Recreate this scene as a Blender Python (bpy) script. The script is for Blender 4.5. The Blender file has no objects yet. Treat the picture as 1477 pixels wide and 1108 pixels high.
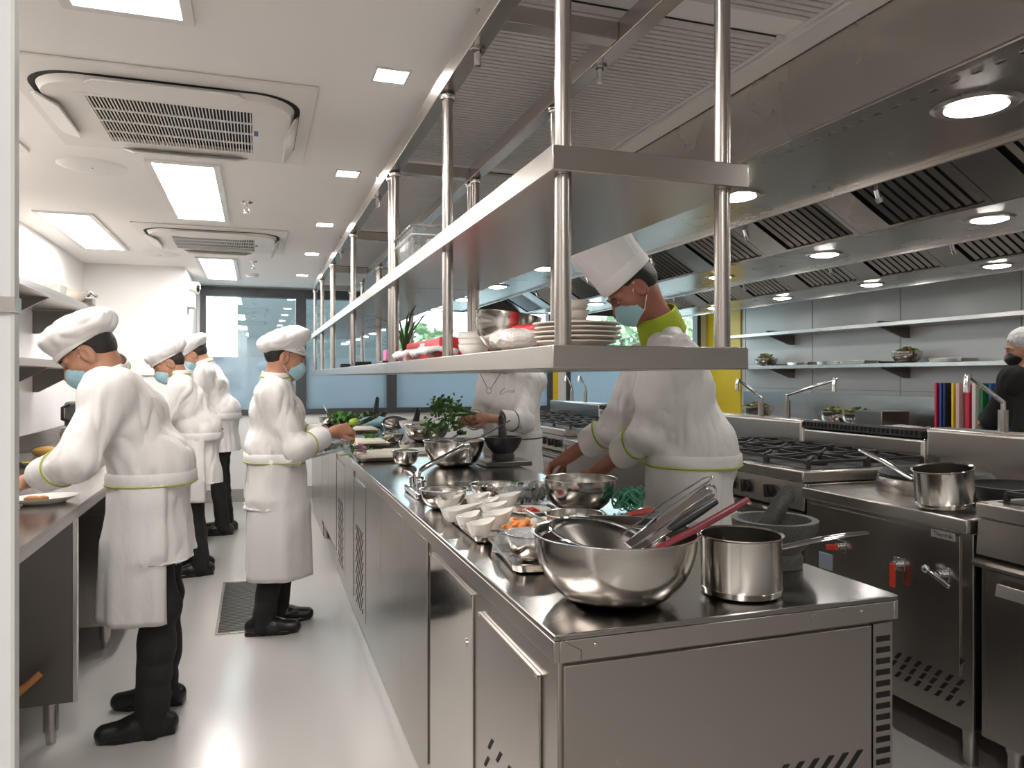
import bpy, bmesh, math, random
import numpy as np
from mathutils import Vector, Matrix, noise as mnoise
try:
    import openvdb as vdb
except ImportError:
    import pyopenvdb as vdb
random.seed(7)
SC = bpy.context.scene
COL = SC.collection
PI = math.pi
R = math.radians

# ------------------------------------------------------------------ camera, sky, exposure
FPX, W, H = 1086.0, 1477.0, 1108.0
YAW, EYE, HOR = R(18.7), 1.38, 543.5
cam = bpy.data.cameras.new('camera')
cam.sensor_width = 36.0
cam.lens = 36.0 * FPX / W
cam.shift_y = -(H / 2 - HOR) / W
cam.clip_start = 0.02
camo = bpy.data.objects.new('camera', cam)
COL.objects.link(camo)
camo.location = (0, 0, EYE)
camo.rotation_euler = (R(90), 0, -YAW)
SC.camera = camo

wd = bpy.data.worlds.new('sky')
SC.world = wd
wd.use_nodes = True
bg = wd.node_tree.nodes['Background']
bg.inputs[0].default_value = (0.86, 0.94, 1.0, 1)
bg.inputs[1].default_value = 5.0

SC.view_settings.view_transform = 'Standard'
SC.view_settings.look = 'None'
SC.view_settings.gamma = 1.0
SC.view_settings.use_curve_mapping = False
SC.view_settings.exposure = 0.62
SC.cycles.sample_clamp_indirect = 4.0
SC.cycles.blur_glossy = 1.0
PANEL_E, DOWN_E, HOOD_E = 17.0, 40.0, 40.0

CS, SN = math.cos(YAW), math.sin(YAW)
def at(px, py, d=None, z=None, X=None, Y=None):
    """the point of the place seen at a pixel of the photo, on the plane given"""
    u, v = (px - W / 2) / FPX, (HOR - py) / FPX
    if z is not None: d = (z - EYE) / v
    elif X is not None: d = X / (u * CS + SN)
    elif Y is not None: d = Y / (CS - u * SN)
    return Vector((d * (u * CS + SN), d * (CS - u * SN), EYE + d * v))
def V(*a): return Vector(a)

# ------------------------------------------------------------------ materials
MATS = {}
def mat(name, col, rough=0.5, metal=0.0, noise=0.0, nscale=20.0, bump=0.0, bscale=60.0, stretch=(1, 1, 1),
        emit=None, strength=0.0, trans=0.0, ior=1.45, coat=0.0, rvar=0.0, alpha=1.0, sss=0.0, spec=0.5, coord='Object'):
    m = bpy.data.materials.new(name); m.use_nodes = True
    nt = m.node_tree; N = nt.nodes; L = nt.links
    b = N['Principled BSDF']
    b.inputs['Base Color'].default_value = (*col, 1)
    b.inputs['Roughness'].default_value = rough
    b.inputs['Metallic'].default_value = metal
    b.inputs['IOR'].default_value = ior
    b.inputs['Transmission Weight'].default_value = trans
    b.inputs['Coat Weight'].default_value = coat
    b.inputs['Coat Roughness'].default_value = 0.08
    b.inputs['Alpha'].default_value = alpha
    b.inputs['Specular IOR Level'].default_value = spec
    if sss:
        b.inputs['Subsurface Weight'].default_value = sss
        b.inputs['Subsurface Radius'].default_value = (0.012, 0.005, 0.003)
    if emit:
        b.inputs['Emission Color'].default_value = (*emit, 1)
        b.inputs['Emission Strength'].default_value = strength
    if noise or bump or rvar:
        tc = N.new('ShaderNodeTexCoord'); mp = N.new('ShaderNodeMapping')
        mp.inputs['Scale'].default_value = stretch
        L.new(tc.outputs[coord], mp.inputs[0])
        if noise or rvar:
            t = N.new('ShaderNodeTexNoise'); t.inputs['Scale'].default_value = nscale; t.inputs['Detail'].default_value = 5
            L.new(mp.outputs[0], t.inputs['Vector'])
        if noise:
            mx = N.new('ShaderNodeMix'); mx.data_type = 'RGBA'
            mx.inputs[6].default_value = (*[c * (1 - noise) for c in col], 1)
            mx.inputs[7].default_value = (*[min(1, c * (1 + noise)) for c in col], 1)
            L.new(t.outputs['Fac'], mx.inputs[0]); L.new(mx.outputs[2], b.inputs['Base Color'])
        if rvar:
            mr = N.new('ShaderNodeMapRange')
            mr.inputs[3].default_value = max(0.02, rough - rvar); mr.inputs[4].default_value = rough + rvar
            L.new(t.outputs['Fac'], mr.inputs[0]); L.new(mr.outputs[0], b.inputs['Roughness'])
        if bump:
            t2 = N.new('ShaderNodeTexNoise'); t2.inputs['Scale'].default_value = bscale; t2.inputs['Detail'].default_value = 4
            L.new(mp.outputs[0], t2.inputs['Vector'])
            bp = N.new('ShaderNodeBump'); bp.inputs['Strength'].default_value = bump; bp.inputs['Distance'].default_value = 0.01
            L.new(t2.outputs['Fac'], bp.inputs['Height']); L.new(bp.outputs[0], b.inputs['Normal'])
    MATS[name] = m
    return m

STEEL = mat('brushed_steel', (0.52, 0.485, 0.455), 0.27, 1.0, noise=0.01, nscale=6, rvar=0.008, stretch=(3, .6, 3))
STEELV = mat('brushed_steel_panel', (0.46, 0.425, 0.395), 0.27, 1.0, noise=0.01, nscale=5, rvar=0.008, stretch=(4, 4, .5))
STEELD = mat('worktop_steel', (0.40, 0.38, 0.365), 0.2, 1.0, noise=0.10, nscale=5, rvar=0.05)
HOODST = mat('hood_steel', (0.56, 0.53, 0.50), 0.27, 1.0, noise=0.03, nscale=3, rvar=0.02)
MIRROR = mat('polished_steel', (0.64, 0.61, 0.585), 0.10, 1.0, bump=0.05, bscale=4)
BOWLST = mat('spun_steel', (0.62, 0.59, 0.55), 0.16, 1.0, noise=0.03, nscale=30, bump=0.006, bscale=150, stretch=(1, 1, 6), rvar=0.04)
CHROME = mat('chrome', (0.75, 0.75, 0.76), 0.08, 1.0)
DARKST = mat('dark_steel', (0.20, 0.185, 0.17), 0.32, 1.0, noise=0.08, nscale=8)
ALU = mat('white_painted_metal', (0.74, 0.73, 0.71), 0.35)
WALL = mat('white_wall_paint', (0.80, 0.79, 0.775), 0.35, noise=0.015, nscale=3)
TILE = mat('glossy_white_panel', (0.90, 0.90, 0.90), 0.2, noise=0.04, nscale=2.2, bump=0.01, bscale=3)
PANELW = mat('grey_wall_panel', (0.60, 0.60, 0.60), 0.25, noise=0.02, nscale=2)
CEIL = mat('ceiling_paint', (0.90, 0.88, 0.86), 0.7, noise=0.01, nscale=2)
FLOOR = mat('epoxy_floor', (0.43, 0.415, 0.40), 0.19, noise=0.04, nscale=1.6, bump=0.02, bscale=1.6, rvar=0.05)
COVE = mat('grey_cove', (0.33, 0.32, 0.31), 0.4)
YELLOW = mat('yellow_paint', (0.72, 0.50, 0.02), 0.4)
FRAME = mat('dark_window_frame', (0.055, 0.06, 0.065), 0.4)
LIGHTP = mat('lit_diffuser', (0.9, 0.9, 0.9), 0.5, emit=(1.0, 0.955, 0.91), strength=PANEL_E)
LIGHTD = mat('lit_downlight', (0.9, 0.9, 0.9), 0.5, emit=(1.0, 0.95, 0.90), strength=DOWN_E)
LIGHTH = mat('lit_hood_lamp', (0.9, 0.9, 0.9), 0.5, emit=(1.0, 0.965, 0.91), strength=HOOD_E)
ACWHITE = mat('ac_plastic', (0.80, 0.775, 0.74), 0.45)
ACSHADE = mat('ac_flap_shade', (0.55, 0.53, 0.51), 0.45)  # darker copy of the ac plastic: underside shade of side flaps as colour
BLACK = mat('black_plastic', (0.015, 0.015, 0.016), 0.35)
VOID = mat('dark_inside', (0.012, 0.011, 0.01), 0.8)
IRON = mat('cast_iron', (0.022, 0.022, 0.023), 0.5, bump=0.2, bscale=80)
SLAT = mat('grey_slat', (0.66, 0.63, 0.61), 0.4)
CLOTH = mat('white_cotton', (0.70, 0.68, 0.665), 0.85, noise=0.02, nscale=12, bump=0.7, bscale=14, stretch=(1, 1, 0.5))
HATC = mat('white_hat_cloth', (0.77, 0.755, 0.745), 0.85, bump=0.3, bscale=14)
GREEN = mat('green_piping', (0.30, 0.36, 0.06), 0.7)
LIME = mat('lime_collar', (0.33, 0.42, 0.02), 0.7, bump=0.2, bscale=40)
TROUS = mat('black_trousers', (0.012, 0.012, 0.013), 0.85, bump=0.4, bscale=12)
SHOE = mat('black_leather', (0.010, 0.010, 0.010), 0.28, bump=0.1, bscale=60)
SKIN1 = mat('tan_skin', (0.40, 0.20, 0.125), 0.5, noise=0.06, nscale=30, sss=0.08)
SKIN2 = mat('brown_skin', (0.30, 0.115, 0.075), 0.5, noise=0.06, nscale=30, sss=0.08)
HAIR = mat('black_hair', (0.012, 0.009, 0.008), 0.45, bump=0.5, bscale=220)
MASK = mat('blue_mask', (0.36, 0.60, 0.68), 0.8, bump=0.3, bscale=20, stretch=(0.2, 0.2, 3))
STRAP = mat('white_strap', (0.85, 0.85, 0.85), 0.7)
BLACKC = mat('black_jersey', (0.012, 0.012, 0.013), 0.9, bump=0.3, bscale=15)
CERAM = mat('white_porcelain', (0.78, 0.75, 0.70), 0.12, coat=0.3)
CERAMC = mat('cream_stoneware', (0.66, 0.60, 0.53), 0.2, coat=0.2)
GRANITE = mat('speckled_granite', (0.085, 0.085, 0.08), 0.45, noise=0.75, nscale=170, bump=0.2, bscale=150)
STONE = mat('dark_stone', (0.035, 0.037, 0.035), 0.45, noise=0.4, nscale=120, bump=0.15, bscale=100)
LEAF = mat('parsley_green', (0.055, 0.16, 0.022), 0.5, noise=0.4, nscale=40)
LEAFD = mat('dark_leaf', (0.035, 0.075, 0.02), 0.5, noise=0.4, nscale=40)
FOODG = mat('pale_green_food', (0.36, 0.42, 0.10), 0.5, noise=0.3, nscale=30)
FOODW = mat('off_white_food', (0.62, 0.57, 0.48), 0.5, noise=0.12, nscale=30)
CHILI = mat('red_chili', (0.55, 0.035, 0.015), 0.3)
ORANGE = mat('orange_prawn', (0.75, 0.25, 0.06), 0.3, noise=0.35, nscale=40)
PEPPER = mat('mixed_greens', (0.16, 0.17, 0.05), 0.45, noise=0.6, nscale=30)
LIMEF = mat('lime_peel', (0.30, 0.45, 0.04), 0.35, bump=0.1, bscale=200)
CLEAR = mat('clear_plastic', (0.95, 0.96, 0.97), 0.08, trans=0.92, ior=1.15, bump=0.3, bscale=30)
FILM = mat('cling_film', (0.93, 0.95, 0.96), 0.12, alpha=0.16, bump=0.8, bscale=45)
REDB = mat('red_carton', (0.55, 0.02, 0.035), 0.4)
REDL = mat('dark_red_print', (0.33, 0.012, 0.02), 0.4)
PINK = mat('pink_paper', (0.80, 0.20, 0.42), 0.6)
WHITEP = mat('white_paper', (0.80, 0.79, 0.78), 0.6)
MAROON = mat('maroon_silicone', (0.22, 0.012, 0.03), 0.35)
REDH = mat('red_handle', (0.48, 0.055, 0.03), 0.4)
MESHG = mat('green_netting', (0.12, 0.42, 0.25), 0.7)
BLUEB = mat('blue_board', (0.025, 0.07, 0.30), 0.45)
NAVY = mat('navy_board', (0.012, 0.02, 0.06), 0.45)
YELB = mat('yellow_board', (0.75, 0.52, 0.02), 0.45)
REDBD = mat('red_board', (0.52, 0.02, 0.05), 0.45)
PINKB = mat('beige_board', (0.58, 0.42, 0.40), 0.5)
WHITEB = mat('white_board', (0.62, 0.60, 0.56), 0.5)
GREENB = mat('green_board', (0.02, 0.16, 0.05), 0.45)
BOARDG = mat('grey_blue_board', (0.20, 0.22, 0.25), 0.45)
WOOD = mat('orange_wood', (0.50, 0.20, 0.07), 0.5, noise=0.2, nscale=10, stretch=(1, 8, 1))
BLUEE = mat('blue_emblem', (0.02, 0.05, 0.42), 0.6)
INK = mat('dark_thread', (0.06, 0.06, 0.055), 0.7)
GREYB = mat('grey_appliance', (0.11, 0.105, 0.10), 0.45)
REDV = mat('red_valve', (0.65, 0.05, 0.02), 0.35)
TAGM = mat('nameplate', (0.62, 0.61, 0.60), 0.3, 0.4)
EXTW = mat('exterior_grey_wall', (0.085, 0.10, 0.105), 0.8, noise=0.15, nscale=0.8)
EXTG = mat('exterior_paving', (0.33, 0.36, 0.38), 0.9, noise=0.1, nscale=1)
TREE = mat('tree_leaves', (0.26, 0.36, 0.20), 0.7, noise=0.4, nscale=3)
BARK = mat('bark', (0.10, 0.07, 0.05), 0.9)
NETH = mat('grey_hairnet', (0.42, 0.42, 0.42), 0.6, noise=0.3, nscale=60)
EYEW = mat('eye_white', (0.34, 0.30, 0.28), 0.3)
EYED = mat('eye_dark', (0.012, 0.008, 0.006), 0.15)

def pane_mats():
    g = bpy.data.materials.new('clear_pane'); g.use_nodes = True
    nt = g.node_tree; N = nt.nodes; L = nt.links; N.remove(N['Principled BSDF'])
    tr = N.new('ShaderNodeBsdfTransparent'); tr.inputs[0].default_value = (0.80, 0.88, 0.88, 1)
    gl = N.new('ShaderNodeBsdfGlossy'); gl.inputs['Roughness'].default_value = 0.02; gl.inputs[0].default_value = (0.9, 0.97, 1, 1)
    mx = N.new('ShaderNodeMixShader'); mx.inputs[0].default_value = 0.2
    L.new(tr.outputs[0], mx.inputs[1]); L.new(gl.outputs[0], mx.inputs[2]); L.new(mx.outputs[0], N['Material Output'].inputs[0])
    f = bpy.data.materials.new('frosted_film'); f.use_nodes = True
    nt = f.node_tree; N = nt.nodes; L = nt.links; N.remove(N['Principled BSDF'])
    tl = N.new('ShaderNodeBsdfTranslucent'); tl.inputs[0].default_value = (0.46, 0.55, 0.60, 1)
    df = N.new('ShaderNodeBsdfDiffuse'); df.inputs[0].default_value = (0.30, 0.37, 0.41, 1)
    m1 = N.new('ShaderNodeMixShader'); m1.inputs[0].default_value = 0.5
    gl = N.new('ShaderNodeBsdfGlossy'); gl.inputs['Roughness'].default_value = 0.03; gl.inputs[0].default_value = (0.9, 0.97, 1, 1)
    m2 = N.new('ShaderNodeMixShader'); m2.inputs[0].default_value = 0.13
    L.new(df.outputs[0], m1.inputs[1]); L.new(tl.outputs[0], m1.inputs[2])
    L.new(m1.outputs[0], m2.inputs[1]); L.new(gl.outputs[0], m2.inputs[2]); L.new(m2.outputs[0], N['Material Output'].inputs[0])
    return g, f
PANE, FROST = pane_mats()

# ------------------------------------------------------------------ mesh helpers
class M:
    def __init__(s): s.v = []; s.f = []
    def add(s, vs, fs):
        n = len(s.v); s.v += [tuple(p) for p in vs]; s.f += [tuple(i + n for i in f) for f in fs]; return s
    def box(s, x0, y0, z0, x1, y1, z1):
        return s.add([(x0, y0, z0), (x1, y0, z0), (x1, y1, z0), (x0, y1, z0), (x0, y0, z1), (x1, y0, z1), (x1, y1, z1), (x0, y1, z1)],
                     [(0, 3, 2, 1), (4, 5, 6, 7), (0, 1, 5, 4), (1, 2, 6, 5), (2, 3, 7, 6), (3, 0, 4, 7)])
    def bar(s, p, q, w, h, up=(0, 0, 1)):
        """a bar of section w x h from p to q"""
        p, q = Vector(p), Vector(q); d = (q - p).normalized(); up = Vector(up)
        r = d.cross(up)
        if r.length < 1e-4: r = d.cross(Vector((1, 0, 0)))
        r.normalize(); u = r.cross(d)
        c = [r * sx * w / 2 + u * sz * h / 2 for sx, sz in ((-1, -1), (1, -1), (1, 1), (-1, 1))]
        return s.add([p + x for x in c] + [q + x for x in c], [(3, 2, 1, 0), (4, 5, 6, 7), (0, 1, 5, 4), (1, 2, 6, 5), (2, 3, 7, 6), (3, 0, 4, 7)])
    def tube(s, pts, r, n=12, closed=False, cap=True, flat=1.0, up=None):
        pts = [Vector(p) for p in pts]; k = len(pts)
        rs = r if isinstance(r, (list, tuple)) else [r] * k
        T = []
        for i in range(k):
            a = pts[(i - 1) % k] if (closed or i > 0) else pts[i]
            b = pts[(i + 1) % k] if (closed or i < k - 1) else pts[i]
            T.append((b - a).normalized())
        x = Vector(up) if up is not None else T[0].orthogonal()
        x = (x - T[0] * x.dot(T[0])).normalized()
        rings = []
        for i in range(k):
            x = x - T[i] * x.dot(T[i])
            if x.length < 1e-5: x = T[i].orthogonal()
            x.normalize(); y = T[i].cross(x)
            rings.append([pts[i] + x * math.cos(2 * PI * j / n) * rs[i] + y * math.sin(2 * PI * j / n) * rs[i] * flat for j in range(n)])
        vs = [p for g in rings for p in g]; fs = []
        for i in range(k if closed else k - 1):
            a, b = i * n, ((i + 1) % k) * n
            for j in range(n):
                fs.append((a + j, a + (j + 1) % n, b + (j + 1) % n, b + j))
        if cap and not closed:
            fs.append(tuple(range(n))[::-1]); fs.append(tuple((k - 1) * n + j for j in range(n)))
        return s.add(vs, fs)
    def cyl(s, p, q, r0, r1=None, n=20): return s.tube([p, q], [r0, r0 if r1 is None else r1], n)
    def lathe(s, prof, c=(0, 0, 0), n=40, sx=1.0, sy=1.0, closed=False, wob=None):
        """prof: (radius, z) pairs, bottom to top outside then back down inside; turned about z"""
        vs = []; fs = []; k = len(prof)
        for i, (r, z) in enumerate(prof):
            for j in range(n):
                a = 2 * PI * j / n; rr = max(r, 1e-4)
                dz = wob(a, i) if wob else 0
                vs.append((c[0] + rr * math.cos(a) * sx, c[1] + rr * math.sin(a) * sy, c[2] + z + dz))
        for i in range(k if closed else k - 1):
            for j in range(n):
                a, b = i * n, ((i + 1) % k) * n
                fs.append((a + j, a + (j + 1) % n, b + (j + 1) % n, b + j))
        if not closed:
            if prof[0][0] > 1e-3: fs.append(tuple(range(n))[::-1])
            if prof[-1][0] > 1e-3: fs.append(tuple((k - 1) * n + j for j in range(n)))
        return s.add(vs, fs)
    def ell(s, c, rx, ry, rz, n=16, m=10, rot=None):
        vs = []; fs = []
        for i in range(m + 1):
            t = PI * i / m
            for j in range(n):
                a = 2 * PI * j / n
                p = Vector((rx * math.sin(t) * math.cos(a), ry * math.sin(t) * math.sin(a), -rz * math.cos(t)))
                if rot is not None: p = rot @ p
                vs.append(Vector(c) + p)
        for i in range(m):
            for j in range(n):
                fs.append((i * n + j, i * n + (j + 1) % n, (i + 1) * n + (j + 1) % n, (i + 1) * n + j))
        return s.add(vs, fs)
    def prism(s, poly, axis, a, b):
        """poly: 2-d outline; axis 'x','y','z': extruded from a to b along it"""
        def p3(p, t): return {'x': (t, p[0], p[1]), 'y': (p[0], t, p[1]), 'z': (p[0], p[1], t)}[axis]
        k = len(poly)
        return s.add([p3(p, a) for p in poly] + [p3(p, b) for p in poly],
                     [tuple(range(k))[::-1], tuple(range(k, 2 * k))] + [(i, (i + 1) % k, (i + 1) % k + k, i + k) for i in range(k)])
    def surf(s, grid):
        nu, nv = len(grid), len(grid[0])
        return s.add([p for row in grid for p in row], [(i * nv + j, i * nv + j + 1, (i + 1) * nv + j + 1, (i + 1) * nv + j) for i in range(nu - 1) for j in range(nv - 1)])
    def xf(s, mtx):
        s.v = [tuple(mtx @ Vector(p)) for p in s.v]; return s

def shade(me, ang=35):
    for p in me.polygons: p.use_smooth = True
    try: me.set_sharp_from_angle(angle=R(ang))
    except Exception: pass
def obj(name, m, material, parent=None, bevel=0.0, seg=2, smooth=True, solid=0.0, sub=0, ang=35, fix=True):
    me = bpy.data.meshes.new(name)
    me.from_pydata(m.v, [], m.f); me.validate()
    if fix:
        bm = bmesh.new(); bm.from_mesh(me)
        bmesh.ops.recalc_face_normals(bm, faces=bm.faces[:]); bm.to_mesh(me); bm.free()
    if smooth: shade(me, ang)
    me.materials.append(material)
    o = bpy.data.objects.new(name, me); COL.objects.link(o)
    if parent: o.parent = parent
    if solid:
        k = o.modifiers.new('solid', 'SOLIDIFY'); k.thickness = solid; k.offset = 0
    if bevel:
        k = o.modifiers.new('bevel', 'BEVEL'); k.width = bevel; k.segments = seg; k.limit_method = 'ANGLE'; k.angle_limit = R(40)
    if sub:
        k = o.modifiers.new('sub', 'SUBSURF'); k.levels = sub; k.render_levels = sub
    return o
def tag(o, label, cat, group=None, kind=None):
    o['label'] = label; o['category'] = cat
    if group: o['group'] = group
    if kind: o['kind'] = kind
    return o
def thing(name, label, cat, loc=(0, 0, 0), rz=0.0, group=None):
    o = bpy.data.objects.new(name, None); o.empty_display_size = 0.05; COL.objects.link(o)
    o.location = loc; o.rotation_euler = (0, 0, rz)
    return tag(o, label, cat, group)
def struct(name, m, material, parent=None, **k):
    o = obj(name, m, material, parent, **k)
    if parent is None: o['kind'] = 'structure'
    return o
def dup(root, loc, rz=None, label=None, scale=None):
    r = root.copy(); COL.objects.link(r); r.location = loc
    if rz is not None: r.rotation_euler[2] = rz
    if scale is not None: r.scale = (scale,) * 3
    if label: r['label'] = label
    for ch in root.children:
        c = ch.copy(); COL.objects.link(c); c.parent = r
        for g in ch.children:
            d = g.copy(); COL.objects.link(d); d.parent = c
    return r
def text(name, body, size, loc, rot, material, parent, ext=.0003):
    fc = bpy.data.curves.new(name, 'FONT'); fc.body = body; fc.size = size; fc.align_x = 'CENTER'; fc.align_y = 'CENTER'; fc.extrude = ext
    fo = bpy.data.objects.new(name, fc); me = bpy.data.meshes.new_from_object(fo); bpy.data.objects.remove(fo)
    me.materials.clear(); me.materials.append(material)
    o = bpy.data.objects.new(name, me); COL.objects.link(o); o.parent = parent; o.location = loc; o.rotation_euler = rot
    return o
def plab(o, label): o['label'] = label; return o
# ------------------------------------------------------------------ the room shell
XL, XR, YB, YF, ZC = -1.44, 5.8, 8.85, -2.0, 2.38
struct('floor', M().box(XL - .15, YF - .15, -.1, XR + .15, YB + .15, 0), FLOOR)
struct('ceiling', M().box(XL - .15, YF - .15, ZC, XR + .15, YB + .15, ZC + .1), CEIL)
struct('wall_left', M().box(XL - .15, YF, 0, XL, YB + .15, ZC), WALL)
struct('wall_front', M().box(XL, YF - .15, 0, XR, YF, ZC), WALL)
struct('wall_right', M().box(XR, YF, 0, XR + .15, YB + .15, ZC), PANELW)
m = M()
for k in range(9): m.box(XR - .004, -1.6 + 1.2 * k, .0, XR, -1.592 + 1.2 * k, ZC)
m.box(XR - .004, YF, 1.24, XR, 8.08, 1.246)
struct('trim_1', m, COVE, smooth=False)
struct('trim_2', M().box(XR - .02, 8.08, 0, XR - .001, YB, ZC), YELLOW, smooth=False)
# jutting corner beside the windows
struct('wall_corner', M().box(XL, 7.45, 0, -.62, YB, ZC), WALL)
struct('trim_3', M().box(XL, 7.44, 1.385, -.62, 7.449, 1.392), FRAME, smooth=False)
# back wall with four openings
WZ0, WZ1 = .955, 2.365
wins = [(-.585, .47), (.47, 1.50), (1.50, 3.53), (3.72, 5.68)]
m = M().box(-.62, YB, 0, XR, YB + .15, WZ0).box(-.62, YB, WZ1, XR, YB + .15, ZC)
m.box(-.62, YB, WZ0, -.585, YB + .15, WZ1).box(3.60, YB, WZ0, 3.72, YB + .15, WZ1).box(5.68, YB, WZ0, XR, YB + .15, WZ1)
struct('wall_back', m, WALL)
struct('trim_4', M().box(3.53, YB - .03, WZ0, 3.60, YB + .1, WZ1), YELLOW, smooth=False)
FZ = 1.60
for i, (a, b) in enumerate(wins):
    w = bpy.data.objects.new('window_%d' % (i + 1), None); COL.objects.link(w); w['kind'] = 'structure'
    w.location = ((a + b) / 2, YB, WZ0); x = (b - a) / 2; h = WZ1 - WZ0; t = .055
    fm = M().box(-x, -.03, 0, -x + t, .09, h).box(x - t, -.03, 0, x, .09, h).box(-x + t, -.03, 0, x - t, .09, .06).box(-x + t, -.03, h - .10, x - t, .09, h)
    obj('window_frame', fm, FRAME, w, smooth=False)
    obj('clear_pane', M().box(-x + t, .03, FZ - WZ0, x - t, .036, h - .10), PANE, w, smooth=False)
    obj('frosted_pane', M().box(-x + t, .03, .06, x - t, .036, FZ - WZ0), FROST, w, smooth=False)
struct('baseboard_back', M().box(-.62, YB - .015, 0, 5.78, YB, .14), COVE, smooth=False)
struct('baseboard_corner', M().box(-.62, 7.45, 0, -.605, YB - .015, .14), COVE, smooth=False)
# near pillar faced with glossy panels, at the left edge
px = -.2105
struct('wall_near', M().box(-.95, .79, 0, px, .80, 1.438).box(-.95, .79, 1.452, px, .80, ZC), TILE, smooth=False)
struct('trim_5', M().box(-.95, .785, 1.438, px + .004, .805, 1.452), STEEL, smooth=False)
struct('trim_8', M().box(px, .788, 0, px + .003, .802, 1.4375).box(px, .788, 1.4525, px + .003, .802, ZC), ALU, smooth=False)
# slatted grille panels in the ceiling over the island
m0 = None
gy = [(-.6, .82), (.92, 1.72), (1.84, 3.4), (3.52, 5.1), (5.22, 6.8), (6.92, 8.5)]
for i, (a, b) in enumerate(gy):
    lab = ['grey slatted ceiling grille above the camera, nearest of its row', 'grey slatted ceiling grille over the near end of the island shelf',
           'grey slatted ceiling grille between the hanging rails, second along the island', 'grey slatted ceiling grille third along the hanging rails',
           'grey slatted ceiling grille fourth along the hanging rails, toward the windows', 'grey slatted ceiling grille last before the windows'][i]
    g = thing('ceiling_grille', lab, 'grille', (1.02, a, ZC), 0, 'slatted ceiling grilles over the island')
    L = b - a
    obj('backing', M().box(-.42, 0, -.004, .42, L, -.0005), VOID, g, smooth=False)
    s = M(); n = int(L / .026)
    for k in range(n):
        y = k * L / n; s.box(-.42, y + .003, -.016, .42, y + .022, -.004)
    obj('slats', s, SLAT, g, smooth=False)
    for x in (-.435, .42): obj('edge_trim', M().box(x, -.01, -.018, x + .015, L + .01, -.0005), ALU, g, smooth=False)
struct('trim_6', M().box(1.46, YF, ZC - .03, 1.545, 8.5, ZC), ALU, smooth=False)

# ------------------------------------------------------------------ ceiling fittings
def panel(x0, y0, y1, lab):
    t = thing('ceiling_light', lab, 'ceiling light', ((x0 + x0 + .268) / 2, (y0 + y1) / 2, ZC), 0, 'long ceiling light panels')
    hx, hy = .134, (y1 - y0) / 2
    f = M()
    for a in ((-hx - .03, -hy - .03, -hx, hy + .03), (hx, -hy - .03, hx + .03, hy + .03), (-hx, -hy - .03, hx, -hy), (-hx, hy, hx, hy + .03)):
        f.box(a[0], a[1], -.012, a[2], a[3], -.0005)
    obj('frame', f, ALU, t, smooth=False)
    obj('diffuser', M().box(-hx, -hy, -.008, hx, hy, -.0008), LIGHTP, t, smooth=False)
panel(-.464, .98, 2.27, 'long lit ceiling panel at the top edge, before the nearer air conditioner')
panel(-.464, -1.5, -.2, 'added unseen fill light panel above and behind the camera')  # added out of view to brighten the near pillar and the island end
panel(-.464, 3.83, 5.12, 'long lit ceiling panel between the two air conditioners')
panel(-.464, 6.81, 8.19, 'long lit ceiling panel just before the window')
panel(-1.25, 2.5, 3.8, 'long lit ceiling panel half hidden by the white pillar')
panel(-1.25, 5.22, 6.54, 'long lit ceiling panel along the left wall, beside the farther air conditioner')
for i, y in enumerate((1.2, 2.49, 3.76, 5.07, 6.3, 7.66)):
    lab = ['square downlight above the frame, nearest of the row', 'small square ceiling downlight, largest in view, beside the hanging rail', 'small square ceiling downlight second along the rail',
           'small square ceiling downlight third along the rail', 'small square ceiling downlight fourth along the rail', 'small square ceiling downlight last before the window'][i]
    t = thing('downlight', lab, 'downlight', (.42, y, ZC), 0, 'square downlights along the aisle')
    f = M()
    for a in ((-.06, -.06, -.05, .06), (.05, -.06, .06, .06), (-.05, -.06, .05, -.05), (-.05, .05, .05, .06)): f.box(a[0], a[1], -.006, a[2], a[3], -.0005)
    obj('frame', f, ALU, t, smooth=False)
    obj('lens', M().box(-.05, -.05, -.005, .05, .05, -.0008), LIGHTD, t, smooth=False)

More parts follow.
